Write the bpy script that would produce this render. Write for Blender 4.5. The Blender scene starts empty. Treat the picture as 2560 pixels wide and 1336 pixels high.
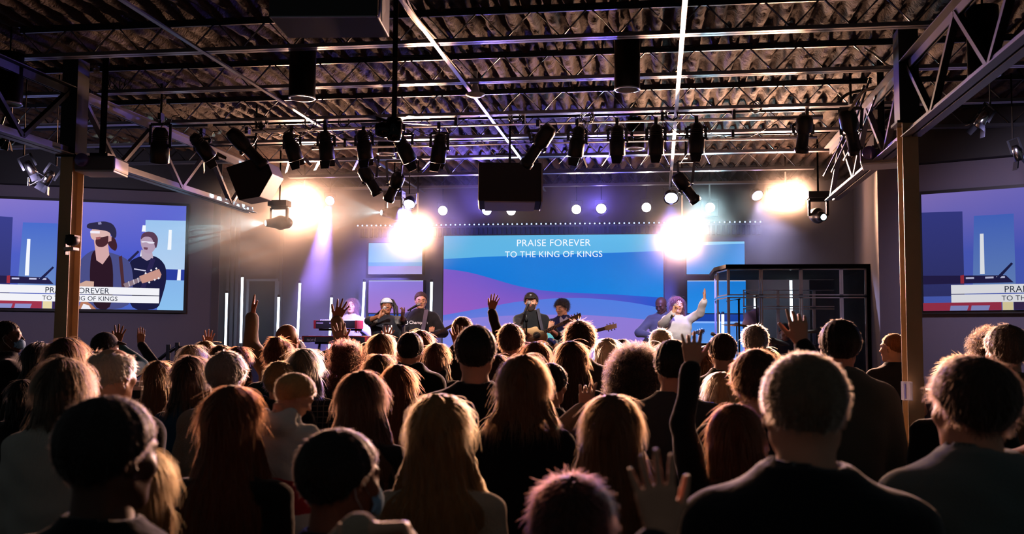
import bpy, math, random
import numpy as np
from mathutils import Vector, Matrix

# ------------------------------------------------------------------ camera, world, exposure
sc = bpy.context.scene
F, CX, CY = 2500.0, 1280.0, 668.0
YAW, PITCH, ROLL, EYE = math.radians(8.3), math.radians(4.16), math.radians(0.4), 1.72
cam_data = bpy.data.cameras.new('camera')
cam = bpy.data.objects.new('camera', cam_data)
sc.collection.objects.link(cam)
cam_data.sensor_width = 36.0
cam_data.lens = 36.0 * F / 2560.0
cam_data.clip_end = 100
CAM_R = (Matrix.Rotation(YAW, 3, 'Z') @ Matrix.Rotation(math.pi / 2 + PITCH, 3, 'X') @ Matrix.Rotation(ROLL, 3, 'Z'))
cam.matrix_world = Matrix.Translation((0, 0, EYE)) @ CAM_R.to_4x4()
cam_data.dof.use_dof = True
cam_data.dof.focus_distance = 12.0
cam_data.dof.aperture_fstop = 4.0
sc.camera = cam
sc.view_settings.view_transform = 'Standard'
sc.view_settings.look = 'None'
sc.view_settings.exposure = 0.0
sc.view_settings.gamma = 1.0
sc.view_settings.use_curve_mapping = False
world = bpy.data.worlds.new('dim_room_air')
sc.world = world
world.use_nodes = True
world.node_tree.nodes['Background'].inputs[0].default_value = (0.52, 0.58, 0.6, 1)
world.node_tree.nodes['Background'].inputs[1].default_value = 0.058
cy = sc.cycles
cy.max_bounces = 5
cy.diffuse_bounces = 2
cy.glossy_bounces = 2
cy.transmission_bounces = 3
cy.transparent_max_bounces = 12
cy.volume_bounces = 0
cy.sample_clamp_indirect = 3.0
cy.sample_clamp_direct = 0.0
cy.caustics_reflective = False
cy.caustics_refractive = False
cy.use_denoising = True
cy.volume_step_rate = 2.5
cy.volume_max_steps = 96

rng = np.random.default_rng(7)
random.seed(7)
PI = math.pi

def ray(px, py):
    v = CAM_R @ Vector(((px - CX) / F, -(py - CY) / F, -1.0))
    return v
def atD(px, py, d):                       # point seen at a pixel of the photograph, depth d along the lens axis
    return Vector((0, 0, EYE)) + ray(px, py) * d
def atY(px, py, y):
    v = ray(px, py)
    return Vector((0, 0, EYE)) + v * (y / v.y)
def atX(px, py, x):
    v = ray(px, py)
    return Vector((0, 0, EYE)) + v * (x / v.x)
def atZ(px, py, z):
    v = ray(px, py)
    return Vector((0, 0, EYE)) + v * ((z - EYE) / v.z)

# ------------------------------------------------------------------ lights
def aim(direction):
    return Vector(direction).normalized().to_track_quat('-Z', 'Y').to_euler()
def spot(name, loc, target, power, col, angle, blend=0.5, radius=0.05):
    l = bpy.data.lights.new(name, 'SPOT')
    l.energy = power; l.color = col; l.spot_size = math.radians(angle); l.spot_blend = blend; l.shadow_soft_size = radius
    o = bpy.data.objects.new(name, l); sc.collection.objects.link(o)
    o.location = loc; o.rotation_euler = aim(Vector(target) - Vector(loc))
    return o
def point(name, loc, power, col, radius=0.08):
    l = bpy.data.lights.new(name, 'POINT')
    l.energy = power; l.color = col; l.shadow_soft_size = radius
    o = bpy.data.objects.new(name, l); sc.collection.objects.link(o); o.location = loc
    return o
WARM = (1.0, 0.5, 0.3); WHITE = (1.0, 0.9, 0.8); BLUE = (0.16, 0.18, 1.0); VIOLET = (0.35, 0.22, 1.0); CYAN = (0.55, 0.9, 1.0)
# blinders that glare out at the audience: (pixel of the lamp, depth, smoke radius, power)
BLINDERS = [((755, 508), 14.6, 0.62, 230), ((1040, 582), 14.2, 0.60, 330), ((1706, 590), 14.2, 0.56, 330), ((1948, 490), 13.6, 0.36, 190), ((1985, 490), 13.6, 0.0, 190), ((1775, 520), 14.6, 0.0, 45)]
for i, ((x, y), d, r, pw) in enumerate(BLINDERS):
    p = atD(x, y, d)
    col = CYAN if i == 5 else WARM
    point('blinder_glow', p - ray(x, y).normalized() * 0.12, pw * (0.42 if i == 0 else 0.24), col, 0.07)
    spot('blinder_throw', p - ray(x, y).normalized() * 0.13, (p.x * 0.3 - 0.4, 1.0, 1.1), pw * 10.5, col, 72, 0.7, 0.09)
WHITES = [(1107, 527), (1278, 527), (1441, 524), (1616, 519)]
for x, y in WHITES:
    p = atD(x, y, 15.3)
    spot('white_par_throw', p - Vector((0, 0.12, 0)), (p.x * 0.5, 3.0, 1.5), 60, WHITE, 60, 0.7, 0.06)
BLUES = [((825, 502), 15.2, (-5.7, 15.3, 0.3), 15000, 27, VIOLET), ((1217, 527), 15.3, (-2.9, 15.1, 1.0), 260, 16, BLUE), ((1503, 522), 15.3, (-1.0, 15.0, 1.0), 420, 18, BLUE),
         ((1023, 510), 13.6, (-5.6, 16.2, 1.6), 4200, 62, (0.3, 0.25, 1.0)), ((1678, 497), 13.4, (0.2, 16.0, 1.2), 900, 60, BLUE), ((1893, 489), 14.4, (1.7, 13.0, 1.7), 1100, 60, (.6, .55, 1.0))]
for (x, y), d, tgt, pw, ang, col in BLUES:
    p = atD(x, y, d)
    spot('blue_wash', p - Vector((0, 0.05, 0.08)), tgt, pw, col, ang, 0.6, 0.05)
# added blue spots at the lamps by the screen, aimed up to tint the joists
for (x, y), d, pw in (((1217, 527), 15.3, 900), ((1503, 522), 15.3, 1100)):
    p = atD(x, y, d); spot('added_blue_uplight', p + Vector((0, -0.15, 0.0)), (p.x, 9.5, 4.1), pw, (0.22, 0.16, 1.0), 70, 0.8, 0.06)
# lamps over the aisles washing the side walls in dim violet grey
for (x, y), d, tgt in (((78, 425), 9.5, (-7.2, 13.0, 2.2)), ((2455, 300), 8.8, (4.2, 11.0, 2.2))):
    p = atD(x, y, d); spot('aisle_wash', p + Vector((0, -0.2, -0.1)), tgt, 200, (0.78, 0.64, 0.95), 100, 0.9, 0.1)
# key light on the band from the lighting pipe over the audience
for x, (px, py, d), pw in ((-4.0, (880, 800, 15.1), 300), (-3.4, (966, 790, 13.9), 1100), (-2.6, (1052, 790, 14.8), 380), (-0.9, (1328, 790, 13.9), 1100), (-0.5, (1408, 795, 14.7), 160), (0.9, (1692, 785, 13.9), 800), (0.6, (1657, 790, 15.1), 160)):
    spot('front_key', (x, 10.35, 3.72), atD(px, py, d), pw, (1.0, 0.84, 0.74), 13, 0.6, 0.05)
# ------------------------------------------------------------------ materials
def lin(h):
    h = h.lstrip('#'); c = [int(h[i:i + 2], 16) / 255 for i in (0, 2, 4)]
    return tuple((v / 12.92 if v <= 0.04045 else ((v + 0.055) / 1.055) ** 2.4) for v in c) + (1.0,)
MATS = {}
def mat(name, col, rough=0.6, metal=0.0, bump=0.0, bscale=60.0, var=0.0, vscale=8.0, spec=0.5, sheen=0.0, trans=0.0, alpha=1.0, stretch=None):
    if name in MATS: return MATS[name]
    m = bpy.data.materials.new(name); m.use_nodes = True; MATS[name] = m
    nt = m.node_tree; b = nt.nodes['Principled BSDF']
    c = lin(col) if isinstance(col, str) else tuple(col) + (1.0,)
    b.inputs['Base Color'].default_value = c
    b.inputs['Roughness'].default_value = rough; b.inputs['Metallic'].default_value = metal
    b.inputs['Specular IOR Level'].default_value = spec
    if sheen: b.inputs['Sheen Weight'].default_value = sheen; b.inputs['Sheen Roughness'].default_value = 0.4
    if trans: b.inputs['Transmission Weight'].default_value = trans
    tc = None
    if bump or var:
        tc = nt.nodes.new('ShaderNodeTexCoord'); mp = nt.nodes.new('ShaderNodeMapping'); nt.links.new(tc.outputs['Object'], mp.inputs[0])
        if stretch: mp.inputs['Scale'].default_value = stretch
    if var:
        n = nt.nodes.new('ShaderNodeTexNoise'); n.inputs['Scale'].default_value = vscale; n.inputs['Detail'].default_value = 3
        nt.links.new(mp.outputs[0], n.inputs['Vector'])
        mx = nt.nodes.new('ShaderNodeMix'); mx.data_type = 'RGBA'
        mx.inputs[6].default_value = tuple(v * (1 - var) for v in c[:3]) + (1,); mx.inputs[7].default_value = tuple(min(1, v * (1 + var)) for v in c[:3]) + (1,)
        nt.links.new(n.outputs[0], mx.inputs[0]); nt.links.new(mx.outputs[2], b.inputs['Base Color'])
    if bump:
        n2 = nt.nodes.new('ShaderNodeTexNoise'); n2.inputs['Scale'].default_value = bscale; n2.inputs['Detail'].default_value = 4
        nt.links.new(mp.outputs[0], n2.inputs['Vector'])
        bp = nt.nodes.new('ShaderNodeBump'); bp.inputs['Strength'].default_value = bump; bp.inputs['Distance'].default_value = 0.01
        nt.links.new(n2.outputs[0], bp.inputs['Height']); nt.links.new(bp.outputs[0], b.inputs['Normal'])
    return m
def emit(name, col, strength=1.0, sample=True):
    if name in MATS: return MATS[name]
    m = bpy.data.materials.new(name); m.use_nodes = True; MATS[name] = m
    nt = m.node_tree; nt.nodes.remove(nt.nodes['Principled BSDF'])
    e = nt.nodes.new('ShaderNodeEmission'); e.inputs[0].default_value = lin(col) if isinstance(col, str) else tuple(col) + (1,)
    e.inputs[1].default_value = strength; nt.links.new(e.outputs[0], nt.nodes['Material Output'].inputs[0])
    if not sample: m.cycles.emission_sampling = 'NONE'
    return m
def emit_attr(name, strength=1.0):
    if name in MATS: return MATS[name]
    m = emit(name, '#ffffff', strength); nt = m.node_tree
    a = nt.nodes.new('ShaderNodeAttribute'); a.attribute_name = 'picture'
    e = [n for n in nt.nodes if n.type == 'EMISSION'][0]
    nt.links.new(a.outputs['Color'], e.inputs[0]); return m
def plastic_glass(name, col, alpha):
    m = bpy.data.materials.new(name); m.use_nodes = True; MATS[name] = m
    nt = m.node_tree; b = nt.nodes['Principled BSDF']
    b.inputs['Base Color'].default_value = lin(col); b.inputs['Roughness'].default_value = 0.08
    t = nt.nodes.new('ShaderNodeBsdfTransparent'); mx = nt.nodes.new('ShaderNodeMixShader'); mx.inputs[0].default_value = alpha
    nt.links.new(t.outputs[0], mx.inputs[1]); nt.links.new(b.outputs[0], mx.inputs[2]); nt.links.new(mx.outputs[0], nt.nodes['Material Output'].inputs[0])
    return m

# ------------------------------------------------------------------ object bookkeeping
def tag(o, label=None, cat=None, group=None, kind=None):
    if label: o['label'] = label
    if cat: o['category'] = cat
    if group: o['group'] = group
    if kind: o['kind'] = kind
    return o
def link(name, data, parent=None, loc=(0, 0, 0), rot=(0, 0, 0)):
    o = bpy.data.objects.new(name, data); sc.collection.objects.link(o)
    if parent is not None: o.parent = parent
    o.location = loc; o.rotation_euler = rot
    return o
def empty(name, loc=(0, 0, 0), rot=(0, 0, 0), label=None, cat=None, group=None):
    o = link(name, None, None, loc, rot); o.empty_display_size = 0.1
    return tag(o, label, cat, group)
def kids(o): return [c for c in sc.objects if c.parent is o] if False else list(o.children)
def copy_tree(o, loc=None, rot=None, label=None, parent=None, group=None):
    c = o.copy(); sc.collection.objects.link(c); c.parent = parent
    if loc is not None: c.location = loc
    if rot is not None: c.rotation_euler = rot
    if label: c['label'] = label
    if group: c['group'] = group
    for ch in list(o.children): copy_tree(ch, parent=c)
    return c

# ------------------------------------------------------------------ mesh collector
def basis(d, up=Vector((0, 0, 1))):
    d = Vector(d).normalized()
    if abs(d.dot(up)) > 0.98: up = Vector((0, 1, 0))
    x = d.cross(up).normalized(); y = x.cross(d).normalized()
    return x, y, d
class MB:
    def __init__(s): s.v = []; s.f = []; s.m = []; s.sm = []; s.mats = []; s.cur = 0; s.col = None; s.vc = []
    def use(s, material):
        if material not in s.mats: s.mats.append(material)
        s.cur = s.mats.index(material); return s
    def _add(s, vs, fs, smooth=False):
        n = len(s.v); s.v += [tuple(p) for p in vs]
        for f in fs: s.f.append(tuple(n + i for i in f)); s.m.append(s.cur); s.sm.append(smooth)
    def box(s, c, size, rot=None):
        c = Vector(c); hx, hy, hz = (v / 2 for v in size)
        R = rot if rot is not None else Matrix.Identity(3)
        vs = [c + R @ Vector((sx * hx, sy * hy, sz * hz)) for sx in (-1, 1) for sy in (-1, 1) for sz in (-1, 1)]
        s._add(vs, [(0, 1, 3, 2), (4, 6, 7, 5), (0, 4, 5, 1), (2, 3, 7, 6), (0, 2, 6, 4), (1, 5, 7, 3)]); return s
    def bar(s, p, q, w, h, up=Vector((0, 0, 1))):
        p, q = Vector(p), Vector(q); x, y, d = basis(q - p, up)
        R = Matrix((x, d, y)).transposed()
        return s.box((p + q) / 2, (w, (q - p).length, h), R)
    def tube(s, pts, r, n=8, cap=True, smooth=True):
        pts = [Vector(p) for p in pts]; rs = r if hasattr(r, '__len__') else [r] * len(pts)
        vs = []; up = None
        for i, p in enumerate(pts):
            d = (pts[min(i + 1, len(pts) - 1)] - pts[max(i - 1, 0)]).normalized()
            if up is None: x, y, _ = basis(d)
            else:
                x = (up - d * up.dot(d)).normalized(); y = d.cross(x)
            up = x
            for k in range(n):
                a = 2 * PI * k / n; vs.append(p + (x * math.cos(a) + y * math.sin(a)) * rs[i])
        fs = []
        for i in range(len(pts) - 1):
            for k in range(n):
                a, b = i * n + k, i * n + (k + 1) % n; fs.append((a, b, b + n, a + n))
        if cap: fs += [tuple(range(n))[::-1], tuple(range((len(pts) - 1) * n, len(pts) * n))]
        s._add(vs, fs, smooth); return s
    def lathe(s, prof, o=(0, 0, 0), axis=(0, 0, 1), n=24, smooth=True):
        x, y, d = basis(axis); o = Vector(o); vs = []
        for (r, h) in prof:
            for k in range(n):
                a = 2 * PI * k / n; vs.append(o + d * h + (x * math.cos(a) + y * math.sin(a)) * max(r, 1e-4))
        fs = [(i * n + k, i * n + (k + 1) % n, (i + 1) * n + (k + 1) % n, (i + 1) * n + k) for i in range(len(prof) - 1) for k in range(n)]
        s._add(vs, fs, smooth); return s
    def prism(s, poly, o, ex, ey, ez, depth):          # polygon (u,v) extruded along ez
        o, ex, ey, ez = Vector(o), Vector(ex), Vector(ey), Vector(ez); n = len(poly)
        a = [o + ex * u + ey * v for u, v in poly]; b = [p + ez * depth for p in a]
        s._add(a + b, [tuple(range(n))[::-1], tuple(range(n, 2 * n))] + [(i, (i + 1) % n, n + (i + 1) % n, n + i) for i in range(n)]); return s
    def quad(s, a, b, c, d): s._add([a, b, c, d], [(0, 1, 2, 3)]); return s
    def poly(s, pts): s._add(pts, [tuple(range(len(pts)))]); return s
    def build(s, name, material=None, parent=None, bevel=0.0, loc=(0, 0, 0), rot=(0, 0, 0)):
        me = bpy.data.meshes.new(name); me.from_pydata(s.v, [], s.f)
        for m in (s.mats or [material]): me.materials.append(m)
        if s.mats: me.polygons.foreach_set('material_index', s.m)
        me.polygons.foreach_set('use_smooth', s.sm); me.update()
        o = link(name, me, parent, loc, rot)
        if bevel:
            b = o.modifiers.new('edge', 'BEVEL'); b.width = bevel; b.segments = 2; b.limit_method = 'ANGLE'
        return o

# ------------------------------------------------------------------ signed-distance modelling
class SDF:
    def __init__(s, lo, hi, h):
        s.lo = np.array(lo, float); s.h = h; s.n = np.maximum(2, np.ceil((np.array(hi) - s.lo) / h).astype(int) + 1)
        s.ax = [s.lo[i] + h * np.arange(s.n[i]) for i in range(3)]
        s.d = np.full(tuple(s.n), 5.0, np.float32)
    def sl(s, lo, hi):
        ii = []
        for i in range(3):
            a = int(np.clip(np.floor((lo[i] - s.lo[i]) / s.h), 0, s.n[i])); b = int(np.clip(np.ceil((hi[i] - s.lo[i]) / s.h) + 1, 0, s.n[i])); ii.append(slice(a, b))
        X = s.ax[0][ii[0]][:, None, None]; Y = s.ax[1][ii[1]][None, :, None]; Z = s.ax[2][ii[2]][None, None, :]
        return tuple(ii), X, Y, Z
    def mix(s, ii, v, k, sub=False):
        c = s.d[ii]
        if c.size == 0: return
        if sub:
            s.d[ii] = np.maximum(c, -v) if k <= 0 else (lambda hh: (c * (1 - hh) - v * hh + k * hh * (1 - hh)))(np.clip(0.5 - 0.5 * (c + v) / k, 0, 1)); return
        if k <= 0: s.d[ii] = np.minimum(c, v); return
        hh = np.clip(0.5 + 0.5 * (c - v) / k, 0, 1); s.d[ii] = c * (1 - hh) + v * hh - k * hh * (1 - hh)
    def cone(s, a, b, ra, rb, k=0.02, sub=False):
        a, b = np.array(a, float), np.array(b, float); m = max(ra, rb) + 2 * k + 3 * s.h
        ii, X, Y, Z = s.sl(np.minimum(a, b) - m, np.maximum(a, b) + m)
        ab = b - a; L = max(ab @ ab, 1e-9)
        t = np.clip(((X - a[0]) * ab[0] + (Y - a[1]) * ab[1] + (Z - a[2]) * ab[2]) / L, 0, 1)
        d = np.sqrt((X - a[0] - t * ab[0]) ** 2 + (Y - a[1] - t * ab[1]) ** 2 + (Z - a[2] - t * ab[2]) ** 2) - (ra + (rb - ra) * t)
        s.mix(ii, d, k, sub); return s
    def ell(s, c, r, k=0.02, R=None, sub=False):
        c, r = np.array(c, float), np.array(r, float); m = max(r) + 2 * k + 3 * s.h
        ii, X, Y, Z = s.sl(c - m, c + m); x, y, z = X - c[0], Y - c[1], Z - c[2]
        if R is not None:
            R = np.array(R); x, y, z = (R[0, i] * x + R[1, i] * y + R[2, i] * z for i in range(3))
        k0 = np.sqrt((x / r[0]) ** 2 + (y / r[1]) ** 2 + (z / r[2]) ** 2); k1 = np.sqrt((x / r[0] ** 2) ** 2 + (y / r[1] ** 2) ** 2 + (z / r[2] ** 2) ** 2)
        s.mix(ii, k0 * (k0 - 1) / np.maximum(k1, 1e-6), k, sub); return s
    def loft(s, prof, k=0.02, n=2.4, sub=False):          # rows: z, half width, half depth, y centre, x centre
        P = np.array([tuple(p) + (0,) * (5 - len(p)) for p in prof], float); P = P[np.argsort(P[:, 0])]
        m = 2 * k + 3 * s.h; w = P[:, 1].max(); dd = P[:, 2].max()
        ii, X, Y, Z = s.sl((P[:, 4].min() - w - m, P[:, 3].min() - dd - m, P[0, 0] - m), (P[:, 4].max() + w + m, P[:, 3].max() + dd + m, P[-1, 0] + m))
        z = Z[0, 0]; W, D, YC, XC = (np.interp(z, P[:, 0], P[:, i])[None, None, :] for i in (1, 2, 3, 4))
        g = ((np.abs(X - XC) / W) ** n + (np.abs(Y - YC) / D) ** n) ** (1 / n)
        d = (g - 1) * np.minimum(W, D); d = np.maximum(d, np.maximum(Z - P[-1, 0], P[0, 0] - Z))
        s.mix(ii, d, k, sub); return s
    def cut(s, n, off):                                   # keep the side where p.n > off
        X, Y, Z = s.ax[0][:, None, None], s.ax[1][None, :, None], s.ax[2][None, None, :]
        n = np.array(n, float); n /= np.linalg.norm(n); s.d = np.maximum(s.d, off - (X * n[0] + Y * n[1] + Z * n[2])).astype(np.float32); return s
    def warp(s, fn):
        X, Y, Z = s.ax[0][:, None, None], s.ax[1][None, :, None], s.ax[2][None, None, :]
        s.d = (s.d + fn(X, Y, Z)).astype(np.float32); return s
    def mesh(s):
        d = s.d; d[0] = np.maximum(d[0], 1e-3); d[-1] = np.maximum(d[-1], 1e-3); d[:, 0] = np.maximum(d[:, 0], 1e-3); d[:, -1] = np.maximum(d[:, -1], 1e-3); d[:, :, 0] = np.maximum(d[:, :, 0], 1e-3); d[:, :, -1] = np.maximum(d[:, :, -1], 1e-3)
        ins = d < 0; cnt = np.zeros(tuple(s.n - 1), np.int8)
        off = [(i, j, k) for i in (0, 1) for j in (0, 1) for k in (0, 1)]
        sh = lambda A, o: A[o[0]:A.shape[0] - 1 + o[0], o[1]:A.shape[1] - 1 + o[1], o[2]:A.shape[2] - 1 + o[2]]
        for o in off: cnt += sh(ins, o)
        I = np.argwhere((cnt > 0) & (cnt < 8))
        if len(I) == 0: return np.zeros((0, 3)), np.zeros((0, 4), int)
        idx = np.full(tuple(s.n - 1), -1, np.int64); idx[tuple(I.T)] = np.arange(len(I))
        vals = {o: d[I[:, 0] + o[0], I[:, 1] + o[1], I[:, 2] + o[2]].astype(float) for o in off}
        acc = np.zeros((len(I), 3)); c = np.zeros(len(I))
        for o in off:
            for a in range(3):
                if o[a] == 0:
                    q = list(o); q[a] = 1; q = tuple(q); v0, v1 = vals[o], vals[q]; m = (v0 < 0) != (v1 < 0)
                    t = np.where(m, v0 / np.where(m, v0 - v1, 1), 0); P = np.tile(np.array(o, float), (len(I), 1)); P[:, a] += t
                    acc[m] += P[m]; c[m] += 1
        V = s.lo + s.h * (I + acc / c[:, None])
        Q = []
        for a in range(3):
            b, e = (a + 1) % 3, (a + 2) % 3
            A0 = [slice(None)] * 3; A1 = [slice(None)] * 3; A0[a] = slice(0, -1); A1[a] = slice(1, None)
            s0, s1 = ins[tuple(A0)], ins[tuple(A1)]
            E = np.argwhere(s0 != s1); E = E[(E[:, b] > 0) & (E[:, e] > 0) & (E[:, b] < s.n[b] - 1) & (E[:, e] < s.n[e] - 1)]
            if len(E) == 0: continue
            def g(db, de):
                q = E.copy(); q[:, b] -= db; q[:, e] -= de; return idx[tuple(q.T)]
            quad = np.stack([g(1, 1), g(0, 1), g(0, 0), g(1, 0)], 1)
            fl = s0[tuple(E.T)]; quad[~fl] = quad[~fl][:, ::-1]; Q.append(quad)
        Q = np.concatenate(Q); Q = Q[(Q >= 0).all(1)]
        return V, Q
def join(*parts):
    V, Q, n = [], [], 0
    for v, q in parts:
        V.append(v); Q.append(q + n); n += len(v)
    return np.concatenate(V), np.concatenate(Q)
def quad_mesh(name, V, Q, material):
    me = bpy.data.meshes.new(name); me.vertices.add(len(V)); me.vertices.foreach_set('co', np.ascontiguousarray(V, np.float32).ravel())
    me.loops.add(len(Q) * 4); me.loops.foreach_set('vertex_index', Q.astype(np.int32).ravel())
    me.polygons.add(len(Q)); me.polygons.foreach_set('loop_start', np.arange(0, len(Q) * 4, 4, dtype=np.int32))
    me.polygons.foreach_set('use_smooth', np.ones(len(Q), bool)); me.update(calc_edges=True)
    if material: me.materials.append(material)
    return me
def vnormals(V, Q):
    n = np.cross(V[Q[:, 2]] - V[Q[:, 0]], V[Q[:, 3]] - V[Q[:, 1]]); N = np.zeros_like(V)
    for i in range(4): np.add.at(N, Q[:, i], n)
    return N / np.maximum(np.linalg.norm(N, axis=1, keepdims=True), 1e-9)
# ------------------------------------------------------------------ materials of the place
M_black = mat('black_paint', '#0b0d10', 0.55)
M_blackmetal = mat('black_powder_coat', '#0d0f13', 0.38, 0.3, bump=0.15, bscale=180)
M_steel = mat('painted_joist_steel', '#3a3d44', 0.34, 0.55, bump=0.1, bscale=40)
M_chord = mat('bare_chord_steel', '#8f8f98', 0.3, 0.7, bump=0.1, bscale=30)
M_girder = mat('grey_girder_paint', '#7f7c88', 0.4, 0.35, bump=0.1, bscale=30)
M_tan = mat('tan_column_paint', '#c4a880', 0.5, 0.0, bump=0.1, bscale=90, var=0.12)
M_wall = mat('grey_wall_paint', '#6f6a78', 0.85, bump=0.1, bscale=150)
M_wallback = mat('stage_wall_paint', '#62626f', 0.8, bump=0.08, bscale=150)
M_curtain = mat('dark_stage_drape', '#10131c', 0.9)
M_chrome = mat('chrome', '#c8c8cc', 0.18, 1.0)
M_white = mat('white_plastic', '#d8d8d6', 0.45)
M_carpet = mat('dark_carpet', '#17181c', 0.95, bump=0.3, bscale=200)

def struct(o): o['kind'] = 'structure'; return o
ZC, ZD = 4.01, 4.33
YB = 16.2
XL, XR = -9.5, 6.5
# floor and stage
struct(MB().box(((XL + XR) / 2, 7.5, -0.05), (XR - XL, 19, 0.1)).build('floor', M_carpet))
pl = empty('stage_platform', (0, 0, 0), label='low black carpeted stage platform carrying the band behind the crowd', cat='stage')
STZ = 0.60
# corrugated deck sprayed with fireproofing
nx, ny = 900, 300
xs = np.linspace(XL, XR, nx); ys = np.linspace(4.5, YB, ny)
X, Y = np.meshgrid(xs, ys, indexing='ij')
r2 = np.random.default_rng(3)
def smooth_noise(shape, cell):
    g = r2.random((int(shape[0] / cell[0]) + 3, int(shape[1] / cell[1]) + 3))
    u = np.arange(shape[0]) / cell[0]; v = np.arange(shape[1]) / cell[1]; i, j = u.astype(int), v.astype(int); fu, fv = (u - i)[:, None], (v - j)[None, :]
    G = lambda a, b: g[np.ix_(i + a, j + b)]
    return G(0, 0) * (1 - fu) * (1 - fv) + G(1, 0) * fu * (1 - fv) + G(0, 1) * (1 - fu) * fv + G(1, 1) * fu * fv
n1, n2, n3 = smooth_noise(X.shape, (11, 8)), smooth_noise(X.shape, (3, 2.5)), r2.random(X.shape)
rib = 0.5 + 0.5 * np.cos(2 * PI * (X + 0.025 * (n1 - .5)) / 0.165)
Zs = ZD - 0.06 * np.clip(rib * 1.5 - 0.25, 0, 1) - 0.018 * (n1 - 0.5) - 0.022 * (n2 - 0.5) - 0.012 * n3
V = np.stack([X, Y, Zs], -1).reshape(-1, 3)
ii, jj = np.meshgrid(np.arange(nx - 1), np.arange(ny - 1), indexing='ij'); a = (ii * ny + jj).ravel()
Q = np.stack([a, a + 1, a + ny + 1, a + ny], 1)
M_deck = mat('sprayed_fireproofing', '#34261e', 0.95, bump=1.0, bscale=40, var=0.6, vscale=26)
ce = struct(link('ceiling', quad_mesh('ceiling', V, Q, M_deck)))
# walls
struct(MB().box((-1.9, YB + 0.08, 2.2), (11.4, 0.14, 4.6)).build('wall_back', M_wallback))
cl = atY(548, 700, 13.1); cr = atY(2198, 700, 11.9)
cl.z = cr.z = 0
dl = Vector((-math.cos(math.radians(24)), -math.sin(math.radians(24)), 0)); dr = Vector((math.cos(math.radians(26)), -math.sin(math.radians(26)), 0))
def wall(name, p, d, length, z0, z1, th, m, push=0.0):
    n = Vector((-d.y, d.x, 0)); n = n if n.y > 0 else -n
    q = p + d * length; o = n * -push
    return struct(MB().prism([(0, z0), (length, z0), (length, z1), (0, z1)], p + o, d, Vector((0, 0, 1)), n, th).build(name, m))
wall('wall_left', cl, dl, 5.0, 0, 3.715, 0.15, M_wall)
wall('wall_right', cr, dr, 5.5, 0, 3.715, 0.15, M_wall)
wall('wall_left_bulkhead', cl, dl, 5.0, 3.72, 4.3, 0.5, M_black, 0.12)
wall('wall_right_bulkhead', cr, dr, 5.5, 3.72, 4.3, 0.5, M_black, 0.12)
bl = Vector((-7.5, YB, 0)); br = Vector((atY(2137, 700, YB).x, YB, 0))
xl_, xr_ = cl.x + .12, cr.x - .12
MB().prism([(xl_, 12.5), (xr_, 12.5), (xr_, 12.6), (br.x - .12, YB), (bl.x + .2, YB), (xl_, 13.1)], (0, 0, .54), (1, 0, 0), (0, 1, 0), (0, 0, 1), .06).build('stage_deck', M_carpet, pl)
MB().box(((xl_ + xr_) / 2, 12.53, 0.27), (xr_ - xl_, 0.05, 0.54)).build('fascia', M_black, pl)
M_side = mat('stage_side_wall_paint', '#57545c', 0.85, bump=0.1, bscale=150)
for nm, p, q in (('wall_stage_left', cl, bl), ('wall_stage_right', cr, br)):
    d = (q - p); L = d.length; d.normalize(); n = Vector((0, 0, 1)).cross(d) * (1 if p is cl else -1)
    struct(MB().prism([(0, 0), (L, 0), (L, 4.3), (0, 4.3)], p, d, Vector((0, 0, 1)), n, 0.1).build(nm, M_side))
# dark door in the back wall
M_door = mat('dark_door_slab', '#262630', 0.6)
a0, a1 = atY(626, 704, YB), atY(691, 712, YB)
MD = empty('door_1', ((a0.x + a1.x) / 2, YB, 0)); struct(MD)
w = a1.x - a0.x; h = a0.z
struct(MB().box((0, -0.02, (h + STZ) / 2), (w, 0.04, h - STZ)).build('door_slab', M_door, MD))
struct(MB().box((w / 2 + 0.035, -0.03, (h + STZ) / 2), (0.07, 0.07, h - STZ)).box((-w / 2 - 0.02, -0.03, (h + STZ) / 2), (0.04, 0.06, h - STZ)).box((0, -0.03, h + 0.02), (w + .1, 0.06, 0.04)).build('door_frame', mat('pale_door_frame', '#7d8494', 0.5), MD))
MB().tube([(-w / 2 + .05, -0.05, 1.65), (-w / 2 + .05, -0.09, 1.65), (-w / 2 + .14, -0.09, 1.65)], 0.01, 8).build('door_handle', M_chrome, MD)
# fluted panels on the far left of the back wall
for i, (x0, x1) in enumerate(((566, 601), (692, 708))):
    p, q = atY(x0, 700, YB), atY(x1, 700, YB); mb = MB()
    n = max(2, int((q.x - p.x) / 0.08)); 
    for k in range(n): mb.box((p.x + (k + .5) * (q.x - p.x) / n, YB - 0.03, 2.3), (0.05, 0.05, 3.8))
    struct(mb.build('trim_%d' % (i + 1), M_wallback))

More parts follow.
